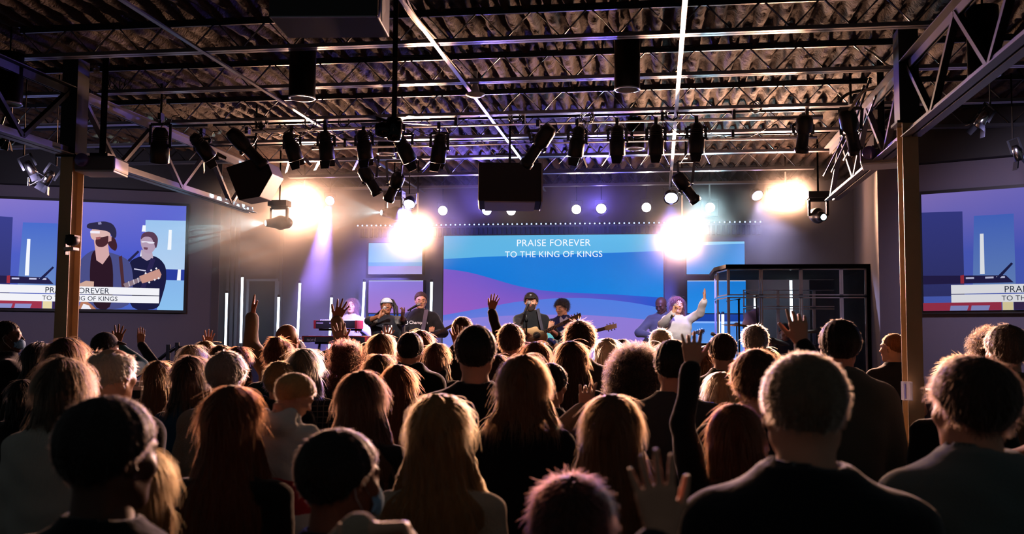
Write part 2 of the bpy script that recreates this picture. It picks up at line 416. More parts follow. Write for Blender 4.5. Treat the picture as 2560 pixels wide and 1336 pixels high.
# ------------------------------------------------------------------ joists, girders, columns
GL = atY(178, 500, 8.2).x; GR = atY(2272, 500, 8.2).x
jy = [atZ(1280, y, ZC).y for y in (104, 205, 288, 345)]
st = (jy[3] - jy[0]) / 3
jy = [jy[0] - st] + jy + [jy[3] + st * 1.0, jy[3] + st * 2.05, jy[3] + st * 3.0]
def joist(y, x0, x1, label, r=0.009):
    o = empty('roof_joist', ((x0 + x1) / 2, y, ZC), label=label, cat='joist')
    L = x1 - x0
    MB().box((0, -0.025, 0.004), (L, 0.036, 0.008)).box((0, 0.025, 0.004), (L, 0.036, 0.008)).box((0, -0.011, 0.022), (L, 0.006, 0.036)).box((0, 0.011, 0.022), (L, 0.006, 0.036)).build('bottom_chord', M_chord, o)
    MB().box((0, -0.025, 0.262), (L, 0.036, 0.008)).box((0, 0.025, 0.262), (L, 0.036, 0.008)).box((0, 0, 0.24), (L, 0.02, 0.04)).build('top_chord', M_steel, o)
    n = int(L / 0.21); pts = [(-L / 2 + k * L / n, 0, 0.02 if k % 2 else 0.25) for k in range(n + 1)]
    mb = MB()
    for k in range(n): mb.tube([pts[k], pts[k + 1]], r, 6, False)
    mb.build('web', M_steel, o); return o
jl = ['nearest steel roof joist crossing above the hanging box', 'steel roof joist crossing behind the two nearest pendant lamps', 'steel roof joist carrying the lighting pipe with the row of spotlights',
      'steel roof joist just behind the lighting pipe', 'steel roof joist crossing just above the central speaker', 'steel roof joist crossing the haze behind the central speaker', 'steel roof joist deep over the stage near the back wall', 'faint farthest steel roof joist against the back wall']
for i, y in enumerate(jy):
    if i == 0: continue
    x1 = GR + 0.1
    joist(y, GL - 0.05, x1, jl[i - 1])
for i, y in enumerate(jy[2:6]):
    joist(y, XL + 1, GL - 0.12, ['joist over the left aisle above the left screen, nearest of four', 'joist over the left aisle behind the clamp light', 'joist over the left aisle deep behind the tan column', 'farthest joist over the left aisle, just above the left wall'][i])
    joist(y, GR + 0.18, XR - 1, ['joist over the right aisle beside the right pendant lamp', 'joist over the right aisle above the clamp light', 'dim joist over the right aisle behind the clamp light', 'farthest joist over the right aisle, above the right wall'][i])
# bridging bars running towards the stage
for (px, py), lab in (((1700, 150), 'blue lit bridging bar running straight towards the stage right of centre'), ((1200, 252), 'blue lit bridging bar with cables running past the white ceiling disc'), ((640, 205), 'thin bridging bar running towards the left trio of spotlights'),):
    p = atZ(px, py, ZC + 0.03)
    tag(MB().box((0, 0, 0), (0.035, 10.0, 0.004)).box((-0.016, 0, 0.016), (0.004, 10.0, 0.035)).build('bridging_bar', M_chord, loc=(p.x, 10.2, ZC - 0.006)), lab, 'steel bar', 'bridging bars tying the joists')
# girders
ZG0, ZG1 = 3.33, 3.86
def girder(x, y0, y1, label):
    o = empty('roof_girder', (x, 0, 0), label=label, cat='girder', group='truss girders over the two column lines'); L = y1 - y0; ym = (y0 + y1) / 2
    mb = MB()
    for s in (-1, 1):
        mb.box((s * 0.043, ym, ZG0), (0.066, L, 0.008)).box((s * 0.013, ym, ZG0 + 0.035), (0.007, L, 0.07))
    mb.build('bottom_chord', M_girder, o)
    mb = MB()
    for s in (-1, 1):
        mb.box((s * 0.043, ym, ZG1 + .07), (0.066, L, 0.008)).box((s * 0.013, ym, ZG1 + 0.035), (0.007, L, 0.07))
    mb.build('top_chord', M_girder if y0 > 8 else M_black, o)  # near span blackened: the shade under the roof is put into its colour
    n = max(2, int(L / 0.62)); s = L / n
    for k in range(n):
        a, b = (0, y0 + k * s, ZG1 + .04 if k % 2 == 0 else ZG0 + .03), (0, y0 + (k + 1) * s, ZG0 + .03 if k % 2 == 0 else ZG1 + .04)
        MB().bar(a, b, 0.05, 0.035).build('diagonal', M_girder if y0 > 8 else M_black, o)  # near diagonals black for the same painted shade
    return o
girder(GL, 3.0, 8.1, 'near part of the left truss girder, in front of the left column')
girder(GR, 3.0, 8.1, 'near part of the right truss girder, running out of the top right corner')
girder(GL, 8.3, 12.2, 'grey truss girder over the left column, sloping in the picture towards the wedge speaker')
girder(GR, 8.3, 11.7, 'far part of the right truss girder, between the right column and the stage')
def column(x, y, ztop, label):
    o = empty('steel_column', (x, y, 0), label=label, cat='column', group='steel columns at the edge of the seating')
    mb = MB()
    for s in (-1, 1): mb.box((0, s * 0.085, ztop / 2), (0.118, 0.012, ztop))
    mb.box((0, 0, ztop / 2), (0.01, 0.17, ztop)); mb.build('shaft', M_tan, o, bevel=0.002)
    MB().box((0, 0, (ztop + 4.2) / 2), (0.15, 0.18, 4.2 - ztop)).build('upper_post', M_black, o)
    MB().box((0, 0, ztop), (0.2, 0.22, 0.02)).build('cap_plate', M_blackmetal, o)
    return o
column(GL, 8.2, 3.32, 'tan steel column in front of the left screen')
column(GR, 8.2, 3.45, 'tan steel column between the drum booth and the right screen')

# ------------------------------------------------------------------ main screen with lyrics
YS = YB - 0.16
def Wp(x, y, Y=YS): return atY(x, y, Y)
s0, s1 = Wp(1110, 590), Wp(1658, 586); sw = s1.x - s0.x; sx = (s0.x + s1.x) / 2; zt = (s0.z + s1.z) / 2; sh = 2.02
scr = empty('led_wall', (sx, YS, zt - sh / 2), label='large central screen with blue and violet waves and song lyrics', cat='screen')
MB().box((0, 0.09, 0), (sw + 0.04, 0.17, sh + 0.04)).build('cabinet', M_black, scr)
def zx(L): return [(850 + x / 2.969, 440 + y / 2.969) for x, y in L]
def to_uv(L): return [((Wp(x, y).x - sx), (Wp(x, y).z - (zt - sh / 2))) for x, y in L]
class Picture:
    def __init__(s): s.V = []; s.Fc = []; s.C = []; s.layer = 0
    def strip(s, top, bot, ct, cb):            # matched polylines, colour top -> bottom, optional left/right pairs
        n = len(top); y = -0.0006 * s.layer; s.layer += 1
        for i in range(n - 1):
            k = len(s.V); f0, f1 = i / (n - 1), (i + 1) / (n - 1)
            s.V += [(top[i][0], y, top[i][1]), (bot[i][0], y, bot[i][1]), (bot[i + 1][0], y, bot[i + 1][1]), (top[i + 1][0], y, top[i + 1][1])]
            s.Fc.append((k, k + 1, k + 2, k + 3))
            def g(c, f):
                if isinstance(c, tuple): a, b = np.array(lin(c[0])), np.array(lin(c[1])); return tuple(a * (1 - f) + b * f)
                return lin(c)
            s.C += [g(ct, f0), g(cb, f0), g(cb, f1), g(ct, f1)]
    def shape(s, pts, c):
        y = -0.0006 * s.layer; s.layer += 1; k = len(s.V); s.V += [(p[0], y, p[1]) for p in pts]; s.Fc.append(tuple(range(k, k + len(pts)))); s.C += [lin(c)] * len(pts)
    def build(s, name, parent, strength=1.0):
        me = bpy.data.meshes.new(name); me.from_pydata(s.V, [], s.Fc); at = me.color_attributes.new('picture', 'FLOAT_COLOR', 'POINT')
        at.data.foreach_set('color', np.array(s.C, np.float32).ravel()); me.materials.append(emit_attr('screen_picture_%g' % strength, strength)); me.update()
        return link(name, me, parent)
def resample(P, xsamp):
    P = sorted(P); return [(x, float(np.interp(x, [p[0] for p in P], [p[1] for p in P]))) for x in xsamp]
L, R_, T, B = -sw / 2, sw / 2, sh / 2, -sh / 2; xsamp = list(np.linspace(L, R_, 49))
def sm(P):
    y = np.array([q[1] for q in resample(to_uv(zx(P)), xsamp)]); 
    for _ in range(6): y[1:-1] = (y[:-2] + 2 * y[1:-1] + y[2:]) / 4
    return list(zip(xsamp, y))
c_top = [(x, T) for x in xsamp]; c_bot = [(x, B) for x in xsamp]
w1 = sm([(770, 618), (1100, 600), (1500, 588), (2000, 572), (2400, 558)])
w2 = sm([(770, 690), (950, 712), (1120, 760), (1300, 815), (1480, 850), (1700, 868), (2000, 878), (2400, 905)])
w3 = sm([(770, 1035), (1100, 975), (1300, 935), (1600, 908), (1800, 905), (2000, 920), (2200, 945), (2400, 985)])
w4 = sm([(770, 1075), (1100, 1045), (1450, 1030), (1800, 1032), (2100, 1050), (2400, 1082)])
pic = Picture()
pic.strip(c_top, w1, ('#62b4e2', '#5cbcec'), ('#5fb6e6', '#58b4ea'))
pic.strip(w1, w2, ('#1b7fd8', '#0a74d8'), ('#0d74d4', '#0a86e2'))
pic.strip(w2, w3, ('#7c5ac8', '#0f55cc'), ('#9c5cc4', '#0f50c8'))
pic.strip(w3, w4, ('#5a76dc', '#4a80e2'), ('#6a78dc', '#5080e0'))
pic.strip(w4, c_bot, ('#8a80dc', '#8f78d4'), ('#6f8ce6', '#9a76cc'))
po = pic.build('wave_picture', scr, 1.0); po.location = (0, -0.004, 0)
def words(txt, parent, cx, cz, width, m, y=-0.012, height=None, spacing=1.0, name='lettering', align='CENTER', rot=(PI / 2, 0, 0)):
    cu = bpy.data.curves.new(name, 'FONT'); cu.body = txt; cu.align_x = 'CENTER'; cu.space_character = spacing; cu.size = 1.0; cu.materials.append(m); cu.extrude = 0.0
    o = link(name, cu, parent); bpy.context.view_layer.update(); dx = max(o.dimensions.x, 1e-3); dz = max(o.dimensions.y, 1e-3)
    s = width / dx; sy = s if height is None else height / dz
    dg = bpy.context.evaluated_depsgraph_get(); me = bpy.data.meshes.new_from_object(o.evaluated_get(dg)); bpy.data.objects.remove(o); bpy.data.curves.remove(cu)
    o = link(name, me, parent); ys = [v.co.y for v in me.vertices]; me.materials.clear(); me.materials.append(m)
    o.scale = (s, sy, 1); o.rotation_euler = rot; o.location = (cx, y, cz - (max(ys) + min(ys)) / 2 * sy)
    return o
M_txt = emit('white_lyric_pixels', '#eef4ff', 1.1, False)
for t, x, y, wpx in (('PRAISE FOREVER', 1383.5, 607.5, 184), ('TO THE KING OF KINGS', 1383.5, 636, 243)):
    p = Wp(x, y); q = Wp(x - wpx / 2, y); r = Wp(x + wpx / 2, y)
    words(t, scr, p.x - sx, p.z - (zt - sh / 2), r.x - q.x, M_txt, spacing=1.04)
# small screens each side
def small_screen(x0, y0, x1, y1, bands, label, group, edge=False):
    a, b = Wp(x0, y0), Wp(x1, y1); cx, cz, w, h = (a.x + b.x) / 2, (a.z + b.z) / 2, b.x - a.x, a.z - b.z
    o = empty('side_panel_screen', (cx, YS, cz), label=label, cat='screen', group=group)
    MB().box((0, 0.09, 0), (w + .02, 0.17, h + .02)).build('cabinet', M_black, o)
    pc = Picture(); f = np.linspace(-w / 2, w / 2, 5)
    for (v0, v1, c0, c1, tl) in bands: pc.strip([(x, h / 2 - v0 * h + tl * h * (i / 4)) for i, x in enumerate(f)], [(x, h / 2 - v1 * h) for x in f], c0, c1)
    if edge: pc.strip([(x, h / 2) for x in f], [(x, h / 2 - 0.012) for x in f], '#cfdcff', '#cfdcff')
    q = pc.build('picture', o, 1.0); q.location = (0, -0.004, 0)
G = 'small panel screens beside the central screen'
small_screen(922, 608, 1055, 686, [(0, .62, '#74b6e0', '#86c2e8', 0), (.62, .74, '#5aa4e2', '#6cacdf', 0), (.74, 1, '#a394d8', '#b0a6e0', 0)], 'upper small screen left of the central screen, pale blue over lilac', G)
small_screen(922, 702, 1057, 783, [(0, 1, '#8876d4', '#a878cc', 0)], 'lower small screen behind the singer in the headband, plain lilac', G, True)
small_screen(922, 786, 1057, 880, [(0, .22, '#1f50b8', '#2a66cc', 0), (.22, 1, '#3f86dc', '#5b9ae4', 0)], 'lowest blue strip screen behind the singer in the headband', G)
small_screen(1716, 605, 1862, 686, [(0, .16, '#7cc6f0', '#74c0ee', 0), (.12, 1, '#2286d6', '#3a9cec', .05)], 'upper small screen right of the central screen, light band over blue', G)
small_screen(1718, 702, 1865, 784, [(0, 1, '#147cda', '#1f8ce8', 0)], 'lower small screen behind the raised tattooed arm, plain blue', G, True)
small_screen(1718, 786, 1865, 900, [(0, .16, '#0e3fa6', '#0e3fa6', 0), (.16, .2, '#8ab8ff', '#8ab8ff', 0), (.2, 1, '#3f86e4', '#6aa2ec', 0)], 'lowest blue strip screen left of the drum booth', G)

# row of blue pixels above the screen with a fluted header under it
p0, p1 = atY(890, 567, YB - .25), atY(1907, 552, YB - .25); zl = (p0.z + p1.z) / 2
hd = empty('pixel_strip', (0, 0, 0), label='long row of tiny blue lights above the central screen', cat='light strip')
MB().box(((p0.x + p1.x) / 2, YB - .25, zl), (p1.x - p0.x, 0.05, 0.03)).build('housing', M_black, hd)
for k in range(6): MB().box((p0.x + (k + .5) * (p1.x - p0.x) / 6, YB - .12, zl + .01), (.03, .26, .012)).build('bracket', M_black, hd)
n = 84; dme = None
for k in range(n):
    if dme is None: d_ = MB().lathe([(0.0, .004), (.012, 0), (.012, -.01)], (0, 0, 0), (0, -1, 0), 8).build('diode', emit('blue_diode', (0.3, 0.45, 1.0), 4.0, False), hd); dme = d_.data
    else: d_ = link('diode', dme, hd)
    d_.location = (p0.x + (k + .5) * (p1.x - p0.x) / n, YB - .28, zl - .004)
fp = MB(); n = 84
for k in range(n): fp.box((p0.x + (k + .5) * (p1.x - p0.x) / n, YB - .02, zl - .10), (0.045, 0.05, 0.15))
struct(fp.build('trim_3', mat('fluted_header', '#20263e', 0.8, spec=.2)))
al = bpy.data.lights.new('pixel_strip_glow', 'AREA'); al.shape = 'RECTANGLE'; al.size = p1.x - p0.x; al.size_y = 0.03; al.energy = 16; al.color = (0.1, 0.22, 1)
ao = bpy.data.objects.new('pixel_strip_glow', al); sc.collection.objects.link(ao); ao.location = ((p0.x + p1.x) / 2, YB - .22, zl - .02); ao.rotation_euler = (math.radians(20), 0, 0)

# ------------------------------------------------------------------ side projection screens with the live camera picture
def side_screen(TLc, TRc, BRc, BLc, label, variant):
    # corners in world space on the splayed wall
    ex = (TRc - TLc); W = ex.length; ex.normalize(); ez = Vector((0, 0, 1)); Hh = ((TLc.z - BLc.z) + (TRc.z - BRc.z)) / 2
    zc = (TLc.z + BLc.z + TRc.z + BRc.z) / 4; c = (TLc + TRc) / 2; c.z = zc
    o = empty('projection_screen', c, (0, 0, math.atan2(ex.y, ex.x)), label=label, cat='screen', group='side screens showing the live camera picture')
    fr = 0.035
    MB().box((0, 0.02, Hh / 2 + fr / 2), (W + 2 * fr, 0.05, fr)).box((0, 0.02, -Hh / 2 - fr / 2), (W + 2 * fr, 0.05, fr)).box((-W / 2 - fr / 2, 0.02, 0), (fr, 0.05, Hh)).box((W / 2 + fr / 2, 0.02, 0), (fr, 0.05, Hh)).box((0, 0.035, 0), (W, 0.02, Hh)).build('frame', M_black, o)
    # picture coordinates follow the left screen in the photograph: x -62..466, y 500..773
    def q(x, y): return ((x + 62) / 528 * W - W / 2, Hh / 2 - (y - 503) / 270 * Hh)
    pc = Picture()
    def st(tp, bt, c0, c1): pc.strip([q(*p) for p in tp], [q(*p) for p in bt], c0, c1)
    def sh_(pts, c):
        P = np.array(pts, float)
        if len(P) >= 6:
            for _ in range(2): N_ = np.empty((len(P) * 2, 2)); N_[0::2] = .78 * P + .22 * np.roll(P, -1, 0); N_[1::2] = .22 * P + .78 * np.roll(P, -1, 0); P = N_
        pc.shape([q(*p) for p in P], c)
    xx = [-62, 20, 120, 210, 300, 380, 466]
    st([(x, 503) for x in xx], [(x, 640) for x in xx], ('#8a78c8', '#5c68d2'), ('#5060c4', '#4a58cc'))
    st([(x, 640) for x in xx], [(x, 773) for x in xx], ('#5060c4', '#4a58cc'), ('#4c5fb4', '#4a66c8'))
    st([(-62, 545), (30, 548)], [(-62, 740), (30, 740)], '#3a3f8c', '#33366e')
    st([(55, 560), (140, 560)], [(48, 735), (140, 735)], '#4a6ccc', '#6c8cc8')
    st([(361, 543), (466, 541)], [(361, 668), (466, 668)], '#9cc4ee', '#b4d0f0')
    st([(380, 668), (466, 668)], [(380, 696), (466, 696)], '#2a3c9c', '#2a3c9c')
    st([(400, 696), (466, 696)], [(398, 773), (466, 773)], '#86b6ea', '#8cc0ee')
    for (x, y0, y1) in ((71, 601, 692), (358, 557, 573), (356, 622, 637), (426, 566, 618), (453, 668, 696)): st([(x - 4, y0), (x + 4, y0)], [(x - 6, y1), (x + 4, y1)], '#f4f8ff', '#f4f8ff')
    sh_([(-62, 692), (24, 694), (120, 696), (136, 712), (-62, 712)], '#26204a'); sh_([(22, 694), (30, 692), (30, 712), (22, 712)], '#a03040')
    for x in (34, 76, 100): sh_([(x, 698), (x + 18, 698), (x + 18, 702), (x, 702)], '#c8c8e8')
    sh_([(98, 702), (132, 668), (136, 671), (104, 706)], '#20204a')
    # second musician
    sh_([(322, 652), (334, 644), (352, 636), (386, 634), (404, 644), (418, 662), (420, 700), (410, 740), (400, 773), (322, 773)], '#1c1c40')
    sh_([(352, 620), (380, 622), (384, 640), (368, 648), (354, 640)], '#b8a4b8')
    sh_([(349, 592), (356, 578), (372, 574), (388, 580), (392, 600), (388, 618), (376, 630), (362, 628), (352, 612)], '#b49cb4')
    sh_([(350, 596), (352, 580), (366, 572), (384, 574), (395, 588), (394, 604), (390, 618), (384, 600), (376, 586), (358, 586)], '#5a3c54')
    sh_([(352, 597), (386, 599), (386, 603), (372, 604), (366, 600), (352, 602)], '#e8e4f4'); sh_([(358, 613), (370, 614), (368, 620), (360, 619)], '#6c4458')
    sh_([(336, 668), (366, 672), (366, 675), (336, 671)], '#d8d4ec'); sh_([(378, 640), (390, 644), (362, 730), (350, 730)], '#2a2450')
    sh_([(306, 660), (344, 622), (348, 626), (312, 664)], '#26244c')
    # singer in a cap
    sh_([(196, 655), (214, 634), (236, 622), (270, 628), (310, 640), (328, 656), (336, 700), (330, 773), (196, 773)], '#4a4e86')
    sh_([(226, 628), (250, 620), (282, 640), (286, 773), (238, 773), (224, 700)], '#2c1826')
    sh_([(232, 600), (266, 596), (272, 636), (256, 660), (240, 650)], '#d4a8a8')
    sh_([(268, 590), (284, 590), (292, 612), (288, 626), (276, 620), (266, 606)], '#40222e')
    sh_([(224, 574), (232, 568), (262, 564), (274, 580), (272, 602), (258, 612), (242, 610), (234, 600), (226, 596), (222, 586)], '#dcb4b0')
    sh_([(236, 596), (246, 592), (258, 590), (270, 586), (270, 604), (258, 616), (242, 616), (236, 608)], '#4a2830')
    sh_([(212, 568), (214, 558), (232, 554), (258, 550), (278, 556), (288, 572), (288, 592), (278, 592), (270, 576), (240, 572), (224, 572)], '#2e2a48')
    sh_([(240, 554), (248, 552), (250, 558), (242, 560)], '#8c88b0')
    sh_([(222, 576), (246, 576), (246, 582), (222, 582)], '#f2ecf6'); sh_([(236, 592), (248, 590), (248, 596), (238, 598)], '#9c5c60')
    sh_([(268, 588), (276, 588), (276, 600), (268, 602)], '#cc9c9c')
    sh_([(296, 640), (304, 636), (312, 700), (316, 716), (306, 716)], '#4c2c34')
    # acoustic guitar and its headstock
    sh_([(196, 712), (216, 702), (236, 704), (236, 720), (196, 720)], '#d0a898')
    sh_([(310, 708), (352, 690), (356, 700), (316, 720)], '#8c7884')
    for x in (322, 334, 345): sh_([(x, 702 - (x - 322) * .4), (x + 2, 701 - (x - 322) * .4), (x + 5, 713 - (x - 322) * .4), (x + 3, 714 - (x - 322) * .4)], '#d0c8d4')
    sh_([(350, 688), (400, 668), (407, 682), (404, 692), (358, 706)], '#c89488')
    for x, y in ((366, 680), (380, 672), (393, 667), (376, 703), (390, 696), (400, 692)): sh_([(x - 3, y), (x, y - 3), (x + 3, y), (x, y + 3)], '#f0ecf4')
    sh_([(200, 773), (204, 757), (216, 752), (230, 760), (244, 773)], '#b47860'); sh_([(206, 773), (212, 760), (226, 764), (232, 773)], '#f0eef6')
    sh_([(-62, 755), (110, 755), (110, 773), (-62, 773)], '#a0344c'); 
    for x in (0, 46): sh_([(x, 762), (x + 40, 762), (x + 36, 773), (x - 2, 773)], '#8c90c8')
    sh_([(112, 755), (135, 755), (135, 773), (112, 773)], '#e8d8a8')
    sh_([(136, 755), (196, 755), (196, 773), (136, 773)], '#3a2a50')
    # caption bars
    st([(2, 715), (403, 718)], [(2, 735), (403, 736)], '#f2f2f8', '#f2f2f8'); st([(2, 737), (403, 738)], [(2, 755), (403, 756)], '#f2f2f8', '#f2f2f8')
    pc.build('live_picture', o, 1.0 if variant == 0 else 0.75)
    md = emit('caption_letters', '#1a2438', 1.0, False)
    for t, x, y, wpx in (('PRAISE FOREVER', 196, 727, 158), ('TO THE KING OF KINGS', 204, 746.5, 186)):
        u, v = q(x, y); words(t, o, u, v, wpx / 528 * W, md, y=-0.0006 * pc.layer - 0.004, spacing=1.02)
    return o
def on_wall(px, py, p, d, push=0.055):
    n = Vector((-d.y, d.x, 0)); n = n if n.y > 0 else -n; p = p - n * push
    v = ray(px, py); o = Vector((0, 0, EYE)); t = (p - o).dot(n) / v.dot(n); return o + v * t
TR_ = on_wall(466, 516, cl, dl); BR_ = on_wall(466, 775, cl, dl)
Hl = TR_.z - BR_.z
side_screen(on_wall(-62, 494, cl, dl), TR_, BR_, on_wall(-62, 771, cl, dl), 'left side screen showing the singer in a cap close up, partly behind the tan column', 0)
TL2 = on_wall(2303, 487, cr, dr); BL2 = on_wall(2308, 778, cr, dr); H2 = TL2.z - BL2.z; W2 = H2 * 1.86
TR2 = TL2 + dr * W2; BR2 = BL2.copy(); BR2 = TL2 + dr * W2; BR2.z = BL2.z
side_screen(TL2, TR2, BR2, BL2, 'right side screen cut off by the frame, showing glowing tubes and a keyboard', 1)
# ------------------------------------------------------------------ lamps and gear hung from the roof
YP = 10.05; ZP = 3.93
M_lens = mat('dark_lens', '#1a1d24', 0.1, 0.2)
M_flap = mat('barn_door_black', '#11131c', 0.45, 0.3)
def bulb(name, col, s): return emit(name, col, s, False)
# lighting pipe under the third joist
pp = empty('lighting_pipe', (0, YP, ZP), label='horizontal steel pipe over the audience that carries the row of black spotlights', cat='pipe')
MB().tube([(GL + 0.9, 0, 0), (GR - 0.35, 0, 0)], 0.024, 12).build('pipe', M_chord, pp)
for k in range(9):
    x = GL + 1.0 + k * (GR - GL - 1.5) / 8
    MB().box((x, 0, 0.05), (0.03, 0.06, 0.11)).build('hanger', M_blackmetal, pp)
pr = empty('rear_lighting_pipe', (0, jy[4] - .05, 3.93), label='second bright pipe behind the row of black spotlights, over the stage front', cat='pipe')
MB().tube([(GL + 1.2, 0, 0), (GR - .25, 0, 0)], 0.02, 12).build('pipe', M_chord, pr)
for k in range(5): MB().box((GL + 1.6 + k * 1.1, 0, 0.05), (0.03, 0.05, 0.1)).build('hanger', M_blackmetal, pr)

def par_can(px, py, label, tilt=22, roll=0, doors=True, size=1.0, yd=YP, group='black spotlights hung from the lighting pipe'):
    p = atY(px, py, yd); hang = ZP - 0.02 - p.z
    o = empty('stage_spotlight', (p.x, yd, ZP - 0.02), label=label, cat='spotlight', group=group)
    # origin on the pipe; lamp body pivots at -hang
    zc = -hang; R = Matrix.Rotation(math.radians(roll), 3, 'Y') @ Matrix.Rotation(math.radians(tilt), 3, 'X')
    def T(v): return Vector((0, 0, zc)) + R @ Vector(v)
    s = size
    MB().box((0, 0, 0.02), (0.035, 0.07, 0.07)).box((0, 0, -0.03), (0.02, 0.02, 0.05)).build('clamp', M_blackmetal, o)
    w = 0.085 * s
    if abs(yd - YP) > .01: MB().tube([(0, 0, .05), (0, 0, 4.27 - ZP + .02)], .012, 8).build('drop_rod', M_black, o)
    mb = MB(); top = -0.055
    mb.bar((-w, 0, top), (w, 0, top), 0.006, 0.03).bar((-w, 0, top), T((-w, 0, 0)), 0.006, 0.03, Vector((1, 0, 0))).bar((w, 0, top), T((w, 0, 0)), 0.006, 0.03, Vector((1, 0, 0)))
    mb.build('yoke', M_steel, o)
    mb = MB(); mb.lathe([(0.0, .15 * s), (.035 * s, .15 * s), (.058 * s, .12 * s), (.06 * s, .03 * s), (.072 * s, .02 * s), (.076 * s, -.13 * s), (.07 * s, -.135 * s), (.062 * s, -.11 * s), (0, -.1 * s)], T((0, 0, 0)), R @ Vector((0, 0, 1)), 20)
    for k in range(3): mb.lathe([(.062 * s, .05 * s + k * .02), (.068 * s, .055 * s + k * .02), (.062 * s, .06 * s + k * .02)], T((0, 0, 0)), R @ Vector((0, 0, 1)), 20)
    mb.build('lamp_body', M_blackmetal, o)
    MB().tube([T((w, 0, 0)), T((w + .025, 0, 0))], 0.014, 10).build('tilt_knob', M_blackmetal, o)
    if doors:
        for k in range(4):
            a = k * PI / 2 + 0.0; spread = (0.5, 0.25, 0.6, 0.35)[k]
            ca, sa = math.cos(a), math.sin(a); c = 0.078 * s; L = (0.10, 0.07, 0.11, 0.08)[k] * s
            d = Vector((ca * math.sin(spread), sa * math.sin(spread), -math.cos(spread))); t = Vector((-sa, ca, 0)); b = Vector((ca * c, sa * c, -.135 * s))
            pts = [b - t * .055 * s, b + t * .055 * s, b + t * .04 * s + d * L, b - t * .04 * s + d * L]; n = d.cross(t).normalized() * .003
            m = MB(); m._add([T(q) for q in pts] + [T(q + n) for q in pts], [(0, 1, 2, 3), (7, 6, 5, 4), (0, 4, 5, 1), (1, 5, 6, 2), (2, 6, 7, 3), (3, 7, 4, 0)]); m.build('barn_door', M_flap, o)
    c0 = T((0, 0, .15 * s)); MB().tube([c0, c0 + Vector((.05, 0, .06)), Vector((.09, .02, -.04)), Vector((.12, 0, .02)), Vector((.2, 0, .03))], 0.005, 6).build('power_cord', M_black, o)
    return o
spots = [(730, 368, 'black spotlight left of the ceiling fan, leftmost of three with open flaps side by side', 20, -14), (815, 366, 'black spotlight left of the ceiling fan, middle of three with open flaps', 14, -3), (910, 364, 'black spotlight just left of the ceiling fan with a pale inner flap', 14, -5),
         (1010, 372, 'black spotlight just under the right fan blade, tilted away to the right', 26, -24), (1098, 372, 'black spotlight right of the ceiling fan with flaps spread like wings', 16, 10), (1443, 356, 'black spotlight right of the central speaker, tilted down left', 18, 10),
         (1543, 354, 'black spotlight directly left of the distant pendant lamp', 8, 1), (1640, 352, 'black spotlight directly right of the distant pendant lamp', 8, 1), (1741, 348, 'rightmost black spotlight on the pipe, hanging straight down', 6, 2), (505, 368, 'black spotlight near the left girder with its warm lens glowing', 35, -30)]
for x, y, lab, t, r in spots: par_can(x, y, lab, t, r, size=1.08)
o = par_can(400, 366, 'barrel shaped black spotlight beside the left truss girder', 14, 8, doors=False, size=1.25, yd=9.3)
def ellipsoidal(px, py, lean, label, yd=YP, L=0.34, tilt=20):
    p = atY(px, py, yd); o = empty('profile_spotlight', (p.x, yd, ZP - 0.02), label=label, cat='spotlight', group='long profile spotlights on the lighting pipe')
    if abs(yd - YP) > .01: MB().tube([(0, 0, .05), (0, 0, 4.27 - ZP + .02)], .012, 8).build('drop_rod', M_black, o)
    hang = ZP - .02 - p.z; R = Matrix.Rotation(math.radians(lean), 3, 'Y') @ Matrix.Rotation(math.radians(tilt), 3, 'X'); T = lambda v: Vector((0, 0, -hang)) + R @ Vector(v)
    MB().box((0, 0, 0.02), (0.035, 0.07, 0.07)).build('clamp', M_blackmetal, o)
    MB().bar((-.1, 0, -.05), (.1, 0, -.05), .006, .03).bar((-.1, 0, -.05), T((-.09, 0, 0)), .006, .03, Vector((1, 0, 0))).bar((.1, 0, -.05), T((.09, 0, 0)), .006, .03, Vector((1, 0, 0))).build('yoke', M_steel, o)
    MB().lathe([(0, L * .62), (.055, L * .62), (.08, L * .5), (.085, L * .12), (.06, L * .02), (.058, 0)], T((0, 0, 0)), R @ Vector((0, 0, 1)), 18).build('lamp_housing', M_blackmetal, o)
    MB().lathe([(.055, 0), (.058, -.02), (.058, -L * .45), (.07, -L * .47), (.07, -L * .62), (.055, -L * .62), (.05, -L * .55), (0, -L * .52)], T((0, 0, 0)), R @ Vector((0, 0, 1)), 18).build('lens_barrel', M_blackmetal, o)
    for s in (-1, 1): MB().box(T((s * .075, 0, -.01)), (.03, .05, .012), R).build('shutter_handle', M_steel, o)
    return o
ellipsoidal(618, 372, -42, 'long profile spotlight leaning right above the wedge shaped speaker', L=0.42)
ellipsoidal(1345, 366, 38, 'long profile spotlight leaning left above the central speaker corner', L=0.4)
ellipsoidal(2128, 330, -16, 'long profile spotlight beside the right truss girder', yd=9.4, L=0.34)
ellipsoidal(2008, 335, 4, 'dark profile spotlight left of the right truss girder among cables', L=0.3)
ellipsoidal(925, 452, -28, 'small profile spotlight in the haze below the ceiling fan', yd=11.4, L=0.3)
ellipsoidal(985, 468, 30, 'small square bodied spotlight in the haze above the fanned right beam', yd=11.6, L=0.3)
ellipsoidal(1715, 470, -38, 'small profile spotlight in blue haze above the bright star lamp', yd=12.0, L=0.34)

